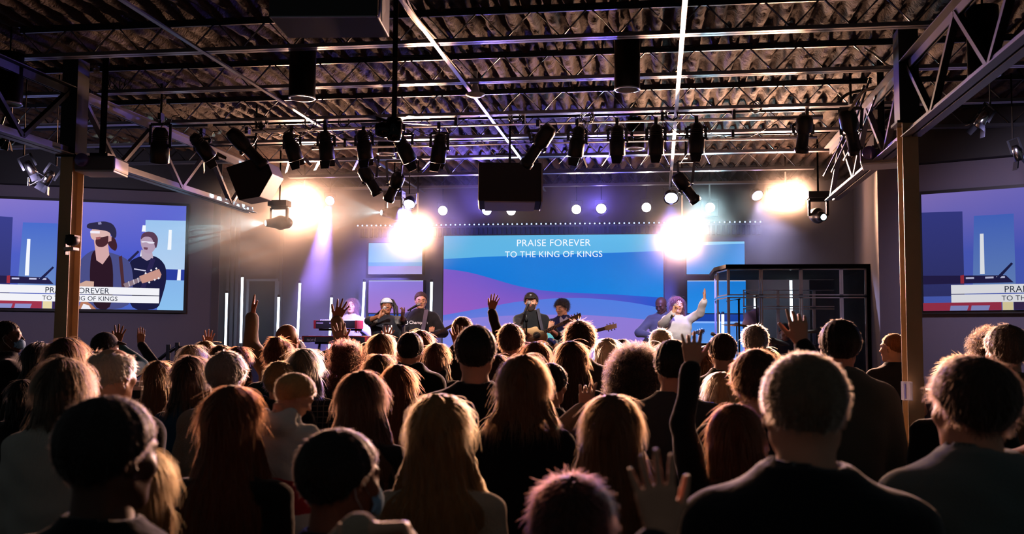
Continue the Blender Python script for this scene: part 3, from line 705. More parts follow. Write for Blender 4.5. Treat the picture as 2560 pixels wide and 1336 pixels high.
def pendant(px, py, wpx, d, label, length=0.42):
    p = atD(px, py, d); r = wpx / F * d / 2
    o = empty('pendant_lamp', (p.x, p.y, p.z), label=label, cat='pendant lamp', group='black cylinder pendant lamps, switched off')
    MB().lathe([(r, 0), (r, length), (r * .4, length + .01), (.012, length + .012)], n=28).build('shade', mat('satin_black_shade', '#14130f', 0.3, 0.4), o)
    MB().lathe([(r * 1.02, .006), (r * 1.03, -.004), (r * .9, -.004), (r * .86, .02), (r * .55, .12), (0, .14)], n=28).build('reflector_ring', mat('bright_reflector', '#c9ccd6', 0.25, 0.6), o)
    if ZD - p.z > length + .03: MB().tube([(0, 0, length), (0, 0, max(ZD - p.z - .04, length + .02))], 0.008, 8).build('stem', M_black, o)
    return o
pendant(755, 246, 66, 8.2, 'pendant lamp left of the hanging pole, larger of two on that side')
pendant(1568, 224, 64, 8.25, 'pendant lamp right of centre, nearest one above the spotlight row', 0.46)
pendant(1588, 372, 46, 11.6, 'distant pendant lamp between two black spotlights, right of centre', 0.35)
pendant(965, 385, 44, 11.9, 'distant pendant lamp half hidden behind the ceiling fan', 0.33)
pendant(20, 260, 66, 8.2, 'pendant lamp cut by the left edge of the picture', 0.42)
pendant(2460, 190, 76, 7.2, 'pendant lamp over the right aisle beside the grey girder', 0.5)
p = atD(1188, 238, 9.2)
o = empty('ceiling_disc', (p.x, p.y, p.z), label='white round disc on the ceiling between two joists, right of the pole', cat='ceiling disc')
MB().lathe([(0, -.02), (.05, -.018), (.088, .0), (.088, .012), (.04, .03), (0.02, .12), (.02, .22)], n=28).build('dish', M_white, o)

# ceiling fan on its long black pole
p = atD(985, 322, 7.4)
fan = empty('ceiling_fan', (p.x, p.y, p.z), label='black ceiling fan on a long pole in front of the lighting pipe', cat='ceiling fan')
MB().tube([(0, 0, .02), (0, 0, ZD - p.z)], 0.02, 12).build('pole', M_black, fan)
MB().lathe([(0, .08), (.05, .08), (.06, .05), (.06, -.05), (.045, -.09), (0, -.095)], n=24).build('motor_housing', mat('gloss_black', '#0a0b0e', 0.12, 0.4), fan)
MB().lathe([(0, 0.055), (.05, .05), (.062, 0), (.05, -.05), (0, -.055)], (-.075, -.02, -.01), (1, 0, 0), 20).build('fan_light', mat('gloss_black', '#0a0b0e'), fan)
for k in range(5):
    a = math.radians(25 + 72 * k); d = Vector((math.cos(a), math.sin(a), 0)); t = Vector((-d.y, d.x, 0.12)).normalized()
    mb = MB(); pts = [d * .07 - t * .012, d * .07 + t * .012, d * .26 + t * .034, d * .28 - t * .034]; n = Vector((0, 0, .004))
    mb._add([q + Vector((0, 0, .045)) for q in pts] + [q + n + Vector((0, 0, .045)) for q in pts], [(0, 1, 2, 3), (7, 6, 5, 4), (0, 4, 5, 1), (1, 5, 6, 2), (2, 6, 7, 3), (3, 7, 4, 0)]); mb.build('blade', M_blackmetal, fan)

# hanging speakers
def Rz(a): return Matrix.Rotation(math.radians(a), 3, 'Z')
a, b = atD(1190, 412, 10.9), atD(1349, 512, 10.9)
sp = empty('hanging_speaker', ((a.x + b.x) / 2, a.y + .2, (a.z + b.z) / 2), (math.radians(-6), 0, math.radians(9)), label='large black speaker box hung above the central screen', cat='speaker')
w, h = b.x - a.x, a.z - b.z
MB().box((0, 0, 0), (w, .42, h)).build('cabinet', mat('speaker_black', '#0e0f13', 0.6, bump=.2, bscale=200), sp, bevel=.012)
MB().box((w / 2 + .006, 0.0, 0), (.014, .44, h + .02)).box((0, 0, -h / 2 - .008), (w * .8, .40, .014)).build('edge_trim', mat('pale_speaker_trim', '#a8a8b4', 0.4), sp)
MB().box((0, -.02, h / 2 + .03), (w * .96, .05, .03)).box((0, -.02, h / 2 + .10), (.03, .03, .12)).box((-.06, 0, h / 2 + .15), (.2, .03, .02)).tube([(0, 0, h / 2 + .05), (0, 0, 4.27 - sp.location.z)], .012, 8).build('mounting_frame', M_steel, sp)
c = atD(637, 455, 10.9)
ws = empty('wedge_speaker', (c.x, c.y, c.z), (0, 0, 0), label='wedge shaped black speaker hung at the end of the left girder', cat='speaker')
poly = [((x - 637) / F * 10.9, -(y - 455) / F * 10.9) for x, y in ((576, 424), (640, 404), (684, 412), (697, 442), (665, 498), (612, 506))]
MB().prism(poly, (0, -.16, 0), (1, 0, 0), (0, 0, 1), (0, 1, 0), .34).build('cabinet', mat('speaker_black', '#0e0f13'), ws, bevel=.008)
MB().prism([(u * .9, v * .9) for u, v in poly], (0, -.168, 0), (1, 0, 0), (0, 0, 1), (0, 1, 0), .01).build('side_panel', mat('speaker_black_side', '#15161b', .7), ws)
MB().tube([(0, 0, .15), (0, 0, 4.27 - c.z)], .012, 8).build('hanging_rod', M_steel, ws)
c = atD(828, 24, 4.9)
hb = empty('hanging_box', (c.x, c.y, c.z), (0, 0, math.radians(6)), label='large black box hung close overhead at the top with a bright metal side plate', cat='speaker')
MB().box((0, 0, .06), (.52, .34, .30)).build('cabinet', M_black, hb, bevel=.006)
MB().box((0, -.17, -.092), (.5, .01, .006)).build('lit_bottom_edge', M_chord, hb)  # bright strip painting the light caught along the bottom edge of the box
mb = MB(); mb.prism([(-.02, .25), (.035, .25), (.06, -.02), (-.02, -.10), (-.03, -.08)], (.268, -.1, 0), (0, 1, 0), (0, 0, 1), (1, 0, 0), .006)
mb.build('side_plate', mat('galvanised_plate', '#b4b8bc', .35, .6, bump=.2, bscale=40), hb); MB().box((.277, -.085, .1), (.012, .012, .12)).build('plate_handle', M_black, hb)
MB().tube([(0, 0, .2), (0, 0, ZD - c.z - .02)], .015, 8).build('hanging_rod', M_black, hb)

# projectors beside the columns
def projector(px, py, d, label, rotz, w=0.36):
    c = atD(px, py, d); o = empty('projector', c, (0, 0, math.radians(rotz)), label=label, cat='projector', group='ceiling projectors beside the columns')
    MB().box((0, 0, 0), (w, .34, .13)).build('body', mat('projector_grey', '#5a5a62', .4), o, bevel=.02)
    MB().box((0, 0, -.07), (w * .96, .33, .02)).build('underside', mat('projector_pale', '#c4c4cc', .5), o, bevel=.008)
    MB().tube([(0, 0, .06), (0, 0, 4.27 - c.z)], .03, 10).box((0, 0, .09), (.16, .16, .03)).build('ceiling_mount', M_black, o)
    m = MB(); m.lathe([(0, -.01), (.055, -.01), (.06, .0), (.06, .08), (.05, .08)], (-w * .28, -.2, .02), (0, 1, 0), 20); m.build('lens', mat('violet_lens', '#7468b4', .15, .3), o)
    return o
projector(255, 415, 9.0, 'projector right of the left column, pale underside showing', 8)
projector(2205, 395, 9.0, 'projector left of the right column, pale underside showing', -14)
# camera on the left column
c = atY(216, 610, 8.05); c.x = GL + .115
o = empty('wall_camera', c, label='small black and white camera bracketed to the left column', cat='camera')
MB().lathe([(0, .04), (.04, .035), (.05, 0), (.05, -.05), (.035, -.065), (0, -.065)], (0.015, 0, .03), (0, 1, 0.0), 20).box((0.01, 0, .05), (.085, .09, .05)).build('camera_head', M_black, o)
MB().box((.0, 0, -.045), (.09, .1, .03)).build('base', M_white, o, bevel=.006); MB().box((-.045, 0, -.03), (.012, .05, .13)).build('bracket', M_steel, o)
# clear holder on the right column
c = atY(2258, 978, 8.0); c.x = GR - .062
o = empty('brochure_holder', c, label='small clear acrylic holder stuck on the right column', cat='holder')
AC = plastic_glass('clear_acrylic', '#e6eaff', .35)
MB().box((0, 0, 0), (.006, .09, .14)).box((-.06, 0, 0), (.006, .09, .14)).box((-.03, 0, -.068), (.06, .09, .005)).box((-.03, .045, 0), (.06, .004, .14)).box((-.03, 0, .068), (.06, .09, .005)).build('box', AC, o)
MB().box((-.05, -.03, 0), (.004, .05, .11)).build('card', mat('blue_card', '#5a5fd0', .5), o)

# clamp lights over the aisles
def clamp_light(px, py, d, label, lean):
    c = atD(px, py, d); o = empty('clamp_light', c, (0, math.radians(lean), math.radians(20)), label=label, cat='spotlight', group='small bare track spotlights over the aisles')
    MB().lathe([(0, .09), (.025, .09), (.04, .05), (.045, -.06), (.035, -.06), (0, -.02)], n=18).build('lamp_body', M_chrome, o)
    for k in range(4):
        a = k * PI / 2; MB().bar((.05 * math.cos(a), .05 * math.sin(a), -.06), (.09 * math.cos(a), .09 * math.sin(a), -.13), .06, .003).build('barn_door', M_flap, o)
    MB().bar((-.06, 0, .02), (-.06, 0, .15), .02, .005).bar((.06, 0, .02), (.06, 0, .15), .02, .005).bar((-.06, 0, .15), (.06, 0, .15), .02, .005).build('yoke', M_steel, o)
    L = (4.27 - c.z) - .15; R = o.rotation_euler.to_matrix().inverted()
    MB().tube([Vector((0, 0, .15)), Vector((0, 0, .15)) + R @ Vector((0, 0, max(L, .05)))], .01, 8).build('drop_rod', M_black, o); return o
clamp_light(78, 425, 9.5, 'small bright clamp light above the left screen', -28); clamp_light(118, 448, 9.6, 'dark clamp light next to the small bright one above the left screen', 30)
clamp_light(2455, 300, 8.8, 'small bright clamp light above the right screen', 35); clamp_light(2545, 386, 9.4, 'small clamp light at the right edge above the right screen', -20); clamp_light(15, 335, 8.8, 'clamp light at the left edge under the pendant lamp', 15)

# ------------------------------------------------------------------ lamps over the stage
M_warmlens = bulb('warm_blinder_lens', (1.0, 0.72, 0.48), 26.0); M_whitelens = bulb('white_lens', (1.0, 0.93, 0.88), 14.0)
M_bluelens = bulb('blue_lens', (0.55, 0.55, 1.0), 9.0); M_violetlens = bulb('violet_lens_glow', (0.62, 0.45, 1.0), 9.0); M_cyanlens = bulb('cyan_lens', (0.5, 0.85, 1.0), 22.0)
def pipe_up(mb, z): mb.tube([(0, 0, .08), (0, 0, z)], .009, 8); return mb
def par_led(px, py, d, lens, label, rpx=15, yaw=0, pitch=20, group='round LED lamps hung over the stage', dots=True):
    c = atD(px, py, d); r = rpx / F * d
    o = empty('led_par', c, label=label, cat='stage lamp', group=group)
    f = Vector((math.sin(math.radians(yaw)), -math.cos(math.radians(pitch)), -math.sin(math.radians(pitch)))).normalized()
    MB().lathe([(0, -.12), (r * .6, -.12), (r * .95, -.06), (r, 0), (r * 1.05, .015), (r * .92, .015), (r * .9, -.01)], (0, 0, 0), f, 20).build('can', M_blackmetal, o)
    mb = MB()
    if dots:
        x, y, _ = basis(f)
        for q in [(0, 0)] + [(.42, a) for a in range(0, 360, 60)] + [(.74, a) for a in range(15, 360, 30)]:
            a = math.radians(q[1]); cc = (x * math.cos(a) + y * math.sin(a)) * q[0] * r + f * .002
            mb.lathe([(0, .006), (r * .14, .003), (r * .15, 0)], cc, f, 8)
    mb.lathe([(0, 0), (r * .88, 0)], (0, 0, 0), f, 20); mb.build('lens', lens, o)
    mb = MB(); mb.bar((-r - .01, 0, 0), (-r - .01, 0, r + .05), .02, .004, Vector((1, 0, 0))).bar((r + .01, 0, 0), (r + .01, 0, r + .05), .02, .004, Vector((1, 0, 0))).bar((-r - .01, 0, r + .05), (r + .01, 0, r + .05), .02, .004)
    mb.tube([(0, 0, r + .05), (0, 0, 4.27 - c.z)], .008, 8); mb.build('yoke', M_steel, o); return o
par_led(825, 502, 15.2, M_violetlens, 'small violet lamp throwing a violet beam down, between the two glares left of the screen', 13)
par_led(1217, 527, 15.3, M_bluelens, 'small blue lamp under the left corner of the central speaker', 13)
par_led(1503, 522, 15.3, M_bluelens, 'small blue lamp throwing a beam onto the central screen', 14)
par_led(1023, 510, 13.6, M_bluelens, 'large blue lamp hanging just above the left glare', 16, 0, 45)
par_led(1678, 495, 13.4, M_bluelens, 'large blue lamp hanging just above the right glare', 18, 0, 40)
par_led(1893, 489, 14.4, M_violetlens, 'violet lamp tilted sideways, left of the twin bright lamps', 16, 20, 40)
wl = ['small white lamp right of the left glare', 'small white lamp under the right corner of the central speaker', 'small white lamp above the right end of the lyrics', 'small white lamp near the blue lamp above the right glare']
for (x, y), lb in zip(WHITES, wl): par_led(x, y, 15.3, M_whitelens, lb, 13, 0, 8, 'small white lamps in a row over the screen', False)
def blinder(px, py, d, label, n=1, lens=M_warmlens, r=0.085):
    c = atD(px, py, d); o = empty('audience_blinder', c, label=label, cat='stage lamp', group='glaring lamps aimed at the audience')
    MB().box((0, .1, 0), (n * .24 + .02, .12, .24)).build('housing', M_blackmetal, o, bevel=.01)
    for k in range(n):
        x = (k - (n - 1) / 2) * .22
        MB().lathe([(r * 1.15, .03), (r * 1.2, .04), (r * 1.1, .04), (r * .6, .0)], (x, 0.0, 0), (0, -1, 0), 24).build('reflector', M_chrome, o)
        MB().lathe([(0, .03), (r * .6, .02), (r, 0)], (x, 0.0, 0), (0, -1, 0), 24).build('bulb', lens, o)
    MB().tube([(0, .08, .12), (0, .08, 4.27 - c.z)], .012, 8).build('drop_rod', M_black, o)
blinder(755, 508, 14.6, 'warm glaring lamp left of the stage above the door'); blinder(1040, 582, 14.2, 'warm glaring lamp at the left edge of the central screen')
blinder(1706, 590, 14.2, 'warm glaring lamp at the right edge of the central screen'); blinder(1966, 490, 13.6, 'twin warm glaring lamps above the drum booth', 2)
blinder(1775, 520, 14.6, 'cyan white star bright lamp between the right glare and the twin lamps', 1, M_cyanlens, .06)
def moving_head(px, py, d, label, f, lens):
    c = atD(px, py, d); o = empty('moving_head_lamp', c, label=label, cat='stage lamp', group='moving head lamps')
    f = Vector(f).normalized(); cb = -f * .16
    V, Q = SDF(np.array(cb) - .24, np.array(cb) + .24, .015).cone(np.array(-f * .26), np.array(-f * .06), .085, .065, .03).ell(np.array(-f * .18), (.09, .09, .1), .03).mesh()
    link('head', quad_mesh('head', V, Q, mat('moving_head_shell', '#1a1b20', .35)), o)
    MB().lathe([(0, .03), (.03, .026), (.036, .012), (.036, 0)], (0, 0, 0), f, 20).build('lens', lens, o); MB().lathe([(.037, .018), (.05, .012), (.06, -.05)], (0, 0, 0), f, 20).build('bezel', M_blackmetal, o)
    mb = MB(); mb.bar(cb + Vector((-.11, 0, 0)), cb + Vector((-.11, 0, .2)), .03, .05).bar(cb + Vector((.11, 0, 0)), cb + Vector((.11, 0, .2)), .03, .05).bar(cb + Vector((-.11, 0, .2)), cb + Vector((.11, 0, .2)), .05, .04); mb.build('arm', M_blackmetal, o)
    mb = MB(); mb.box(cb + Vector((0, 0, .26)), (.26, .2, .08)).tube([cb + Vector((0, 0, .3)), Vector((cb.x, cb.y, 4.27 - c.z))], .012, 8); mb.build('base', M_blackmetal, o)
M_gobo = bulb('moving_head_lens', (0.75, 0.95, 1.0), 18.0)
F1, F2, F3 = (-0.84, -0.53, -0.08), (-0.84, -0.53, -0.01), (0.2, -.9, -.2)
moving_head(668, 558, 13.5, 'moving head lamp fanning pale beams to the left wall', F1, M_gobo)
moving_head(957, 532, 13.6, 'moving head lamp fanning pale beams above the keyboards', F2, M_gobo)
moving_head(2058, 543, 12.4, 'dark moving head lamp with a small cyan lens above the drum booth', F3, M_cyanlens)
def gobo_beam(px, py, d, f, power, angle, seed):
    c = atD(px, py, d); l = bpy.data.lights.new('gobo_beam', 'SPOT'); l.energy = power; l.color = (0.5, 0.92, 1.0); l.spot_size = math.radians(angle); l.spot_blend = .25; l.shadow_soft_size = 0.002
    o = bpy.data.objects.new('gobo_beam', l); sc.collection.objects.link(o); o.location = c + Vector(f).normalized() * .03; o.rotation_euler = aim(f)
    l.use_nodes = True; nt = l.node_tree; em = [n for n in nt.nodes if n.type == 'EMISSION'][0]
    tc = nt.nodes.new('ShaderNodeTexCoord'); sep = nt.nodes.new('ShaderNodeSeparateXYZ'); nt.links.new(tc.outputs['Normal'], sep.inputs[0])
    dx = nt.nodes.new('ShaderNodeMath'); dx.operation = 'DIVIDE'; nt.links.new(sep.outputs[0], dx.inputs[0]); nt.links.new(sep.outputs[2], dx.inputs[1])
    dy = nt.nodes.new('ShaderNodeMath'); dy.operation = 'DIVIDE'; nt.links.new(sep.outputs[1], dy.inputs[0]); nt.links.new(sep.outputs[2], dy.inputs[1])
    cb = nt.nodes.new('ShaderNodeCombineXYZ'); nt.links.new(dx.outputs[0], cb.inputs[0]); nt.links.new(dy.outputs[0], cb.inputs[1]); cb.inputs[2].default_value = seed
    vo = nt.nodes.new('ShaderNodeTexVoronoi'); vo.inputs['Scale'].default_value = 17; nt.links.new(cb.outputs[0], vo.inputs['Vector'])
    mr = nt.nodes.new('ShaderNodeMapRange'); mr.inputs[1].default_value = .15; mr.inputs[2].default_value = .38; mr.inputs[3].default_value = 4.0; mr.inputs[4].default_value = 0.02
    nt.links.new(vo.outputs['Distance'], mr.inputs[0]); nt.links.new(mr.outputs[0], em.inputs['Strength'])
gobo_beam(668, 558, 13.5, F1, 620, 50, 0.2); gobo_beam(957, 532, 13.6, F2, 420, 50, 3.1)

# ------------------------------------------------------------------ cables
def cable(pts, r, label, m=None, sub=6):
    P = [Vector(p) for p in pts]; out = []
    for i in range(len(P) - 1):
        a, b, c, d = P[max(i - 1, 0)], P[i], P[i + 1], P[min(i + 2, len(P) - 1)]
        for k in range(sub):
            t = k / sub; out.append(0.5 * ((2 * b) + (c - a) * t + (2 * a - 5 * b + 4 * c - d) * t * t + (3 * b - a - 3 * c + d) * t ** 3))
    out.append(P[-1]); o = MB().tube(out, r, 6).build('cable', m or M_black); return tag(o, label, 'cable')
M_wire = mat('shiny_black_cable', '#1c1c20', .3)
M_wcab = mat('pale_cable', '#b8ae98', .45)
coils = [(655, 300, 'coiled black cable hung on the pipe above the leftmost open flap spotlight', 7), (775, 305, 'cable coil on the pipe between two spotlights left of the fan', 4), (1290, 288, 'cable coil on the pipe just left of the long leaning profile spotlight', 5), (1468, 290, 'cable coil on the pipe above the spotlight right of the speaker', 5), (1680, 282, 'cable coil on the pipe near the blue bridging bar', 4), (860, 300, 'loose cable coil just left of the ceiling fan', 3), (1890, 262, 'cable coil at the right end of the lighting pipe', 4)]
for i, (x, y, lab, n) in enumerate(coils):
    c = atY(x, y, YP - .06); pts = []
    for k in range(n * 14): a = 2 * PI * k / 14; R = .058 + .012 * math.sin(k * .7 + i); pts.append(c + Vector((R * math.cos(a) + .01 * math.sin(k * .31), -.004 * (k / 14), R * .95 * math.sin(a) - .02)))
    tag(MB().tube(pts, .0045, 5).build('cable_coil', M_wire), lab, 'cable coil', 'cable coils on the lighting pipe')
loops = [[(560, 305), (600, 330), (640, 318), (690, 340), (735, 315)], [(735, 345), (790, 330), (800, 345), (850, 335), (905, 320)], [(905, 345), (960, 300), (1010, 310), (1060, 335), (1098, 345)], [(1098, 345), (1130, 330), (1160, 300), (1200, 292)],
         [(1350, 320), (1385, 300), (1400, 335), (1440, 330)], [(1440, 330), (1490, 345), (1500, 310), (1545, 320)], [(1640, 330), (1590, 345), (1560, 320)], [(1740, 320), (1700, 335), (1660, 300)], [(1760, 330), (1850, 345), (1900, 330), (1960, 290)]]
ln = ['from the left girder to the first open flap spotlight', 'between the three open flap spotlights', 'behind the ceiling fan', 'right of the wing flap spotlight', 'at the leaning profile spotlight', 'between two spotlights right of the speaker', 'beside the distant pendant lamp', 'near the blue bridging bar', 'right of the last hanging spotlight']
for L_, nm_ in zip(loops, ln): cable([atY(x, y, YP - .08) for x, y in L_], .004, 'thin black cable drooping ' + nm_, M_wire)
cable([atY(2235, 180, 9.0), atY(2205, 212, 9.0), atY(2160, 228, 9.1), atY(2120, 280, 9.3), atY(2100, 295, 9.4)], .012, 'pale thick cable hanging from the top of the right girder', M_wcab)
cable([atY(2160, 120, 8.6), atY(2185, 135, 8.6), atY(2215, 160, 8.6), atY(2240, 170, 8.6)], .008, 'pale cable curving into the top of the right column', M_wcab)
cable([atY(2200, 220, 9.6), atY(2120, 235, 9.9), atY(2080, 265, 10), atY(1990, 262, 10)], .015, 'thick black cable sweeping from the lighting pipe to the right girder')
for i, (x0, y0, x1, y1) in enumerate([(2175, 195, 2080, 430), (2160, 215, 2060, 440), (2190, 240, 2110, 400)]): cable([atY(x0, y0, 9.2), atY((x0 + x1) / 2 + 6, (y0 + y1) / 2, 9.8), atY(x1, y1, 10.6)], .012, ['conduit dropping along the right girder, rightmost at its top', 'conduit dropping along the right girder beside the rightmost one', 'short conduit along the lower right girder'][i], M_steel)
for i, dx in enumerate((0, 8, 15)):
    cable([atY(1000 + dx, -10, 6.6), atY(1018 + dx, 30, 7), atY(1050 + dx, 70, 7.4), atY(1085 + dx * .6, 100, 7.7)], .006, 'pale cable beside the blue bridging bar at the top, ' + ('lowest', 'middle', 'uppermost')[i] + ' of three', M_wcab)
cable([atY(1105, 128, 7.8), atY(1140, 170, 8.2), atY(1170, 205, 8.8)], .008, 'pale cable strapped under the bridging bar left of the white disc', M_wcab)
for i in range(5):
    x = 268 + i * 13; pts = [atY(x + 9 * math.cos(a), 205 + 16 * math.sin(a) + i * 2, 8.9 + .02 * a) for a in np.linspace(0, 2 * PI, 14)]
    tag(MB().tube(pts, .0045, 5).build('cable_loop', M_wire), 'wire loop on the left truss girder, ' + ('nearest the left column', 'second from the left column', 'middle one of the row of five', 'fourth from the left column', 'farthest from the left column')[i], 'cable coil', 'wire loops on the left girder')
cable([atY(15, 147, 8.2), atY(60, 170, 8.2), atY(85, 195, 8.3)], .004, 'thin wire arcing beside the pendant lamp at the left edge', M_wcab)
# ------------------------------------------------------------------ people: templates
CACHE = {}
def rotm(rx=0, ry=0, rz=0):
    return np.array((Matrix.Rotation(math.radians(rz), 3, 'Z') @ Matrix.Rotation(math.radians(ry), 3, 'Y') @ Matrix.Rotation(math.radians(rx), 3, 'X')))
HC = 1.632                                                  # head centre height of the 1.75 m template
def head_mesh(g, mouth=0.0, h=0.006):
    key = ('head', g, mouth, h)
    if key in CACHE: return CACHE[key]
    s = SDF((-.12, -.15, -.235), (.12, .15, .15), h)
    s.ell((0, -.014, .03), (.080, .098, .088), .01)
    jw = .058 if g == 'm' else .053
    s.ell((0, .03, -.035), (jw, .062, .085), .03)
    for q in (-1, 1): s.cone((q * .052, .0, -.05), (q * .02, .06, -.095), .02 if g == 'm' else .016, .016, .02)
    s.ell((0, .066, -.1), (.022, .018, .015), .015)
    s.cone((-.034, .080, .024), (.034, .080, .024), .011, .011, .012)
    for q in (-1, 1): s.ell((q * .043, .06, -.022), (.02, .022, .02), .02)
    for q in (-1, 1): s.ell((q * .031, .097, .002), (.015, .012, .010), .008, sub=True)
    for q in (-1, 1): s.ell((q * .031, .079, .001), (.0125, .0125, .0105), .003)
    s.cone((0, .086, .012), (0, .108, -.026), .007, .010, .008)
    for q in (-1, 1): s.ell((q * .011, .098, -.030), (.008, .009, .007), .005)
    s.ell((0, .086, -.057), (.022, .011, .006), .006); s.ell((0, .084, -.069), (.018, .010, .006), .006)
    if mouth: s.ell((0, .098, -.063), (.014, .014, .004 + mouth), .003, sub=True)
    for q in (-1, 1):
        s.ell((q * .08, -.006, -.006), (.007, .017, .031), .006, rotm(rz=-q * 22)); s.ell((q * .088, -.002, -.004), (.005, .009, .018), .003, rotm(rz=-q * 22), sub=True)
    nr = .06 if g == 'm' else .05
    s.cone((0, -.022, -.05), (0, -.035, -.23), nr - .004, nr + .004, .03)
    CACHE[key] = s.mesh(); return CACHE[key]
def finger(s, base, d, nrm, L, r, curl, k):
    p = np.array(base, float); d = np.array(d, float); n = np.array(nrm, float)
    for i, (f, c) in enumerate(((.46, .35), (.3, .4), (.24, .25))):
        a = math.radians(curl * c); d2 = d * math.cos(a) + n * math.sin(a); n = n * math.cos(a) - d * math.sin(a); d = d2
        q = p + d * L * f; s.cone(p, q, r * (1 - .1 * i), r * (.92 - .1 * i), k if i == 0 else .003); p = q
POSES = {  # curl of index..little, spread, thumb out
    'open': ((10, 8, 8, 12), 8, 38), 'spread': ((4, 2, 4, 8), 13, 48), 'flat': ((6, 5, 6, 8), 2, 22), 'relaxed': ((35, 42, 48, 52), 3, 25),
    'grip': ((150, 158, 162, 165), 1, 12), 'point': ((8, 62, 80, 70), 6, 46), 'half': ((20, 60, 75, 30), 7, 46), 'fret': ((85, 95, 100, 100), 3, 14)}
def hand_mesh(pose, h=0.0042):
    key = ('hand', pose, h)
    if key in CACHE: return CACHE[key]
    curls, spread, th = POSES[pose]
    s = SDF((-.08, -.05, -.09), (.10, .21, .05), h)
    X = (.030, .010, -.010, -.029); Lf = (.070, .079, .073, .057)
    for i, x in enumerate(X): s.cone((x * .45, .0, 0), (x, .088 - abs(i - 1.2) * .004, 0), .015, .0115, .012)
    s.cone((0, -.05, 0), (0, .01, 0), .023, .021, .015)
    s.ell((.022, .035, -.008), (.016, .03, .013), .012)
    for i, x in enumerate(X):
        a = math.radians((1.3 - i) * spread); finger(s, (x, .088 - abs(i - 1.2) * .004, 0), (math.sin(a), math.cos(a), 0), (0, 0, -1), Lf[i], .0088 if i < 3 else .0076, curls[i], .006)
    a = math.radians(th); d = np.array((math.sin(a), math.cos(a), -.25)); d /= np.linalg.norm(d); p = np.array((.020, .022, -.006))
    s.cone(p, p + d * .045, .0135, .0115, .01); p = p + d * .045; a2 = math.radians(max(th - 18, 0)); d = np.array((math.sin(a2), math.cos(a2), -.3)); d /= np.linalg.norm(d)
    s.cone(p, p + d * .03, .0108, .0098, .004); p = p + d * .03; s.cone(p, p + d * .024, .0095, .008, .003)
    CACHE[key] = s.mesh(); return CACHE[key]
def place_hand(pose, wrist, f, n, right, sc=1.0):
    V, Q = hand_mesh(pose); f = np.array(f, float); f /= np.linalg.norm(f); n = np.array(n, float); n -= f * (n @ f); n /= max(np.linalg.norm(n), 1e-6)
    V = V.copy() * sc
    if right: V[:, 0] *= -1; Q = Q[:, ::-1]
    x = np.cross(f, -n); return V @ np.stack([x, f, -n]) + np.array(wrist, float), Q
def ik(S, W, side, pole=None, a=.285, b=.262):
    S, W = np.array(S, float), np.array(W, float); v = W - S; L = np.linalg.norm(v)
    if L > (a + b) * .985: v *= (a + b) * .985 / L; L = np.linalg.norm(v); W = S + v
    u = v / L; ca = (a * a + L * L - b * b) / (2 * a * L); ca = max(-1, min(1, ca)); m = np.array(pole if pole is not None else (side * .7, -.25, -1.0), float)
    m = m - u * (m @ u); m /= np.linalg.norm(m); return S + u * a * ca + m * a * math.sqrt(1 - ca * ca), W
TORSO = {'m': [(1.505, .062, .058, -.012), (1.48, .088, .068, -.014), (1.452, .140, .08, -.014), (1.42, .176, .092, -.012), (1.37, .192, .105, -.008), (1.27, .188, .116, 0), (1.15, .17, .114, .004), (1.02, .158, .112, .006), (.93, .168, .118, .0), (.82, .178, .12, -.004)],
         'f': [(1.49, .052, .05, -.012), (1.465, .075, .06, -.014), (1.44, .118, .07, -.014), (1.408, .152, .08, -.01), (1.36, .165, .094, -.002), (1.26, .162, .11, .008), (1.13, .142, .098, .004), (1.03, .14, .098, .004), (.93, .168, .112, -.004), (.82, .182, .118, -.008)]}
SHX = {'m': .182, 'f': .158}
def joints(g, arms):
    out = []
    for side, key in ((-1, 'L'), (1, 'R')):
        S = np.array((side * SHX[g], -.006, 1.395)); a = arms.get(key) if arms else None
        if a is None: E, W = np.array((side * (SHX[g] + .05), -.03, 1.10)), np.array((side * (SHX[g] - .01), .12, .96)); hd = None
        else:
            W0 = np.array(a['w'], float); up = W0[2] > 1.35
            if up: S = S + np.array((side * -.008, 0, .03))
            E, W = ik(S, W0, side, a.get('pole')); hd = a
        out.append((side, S, E, W, hd))
    return out
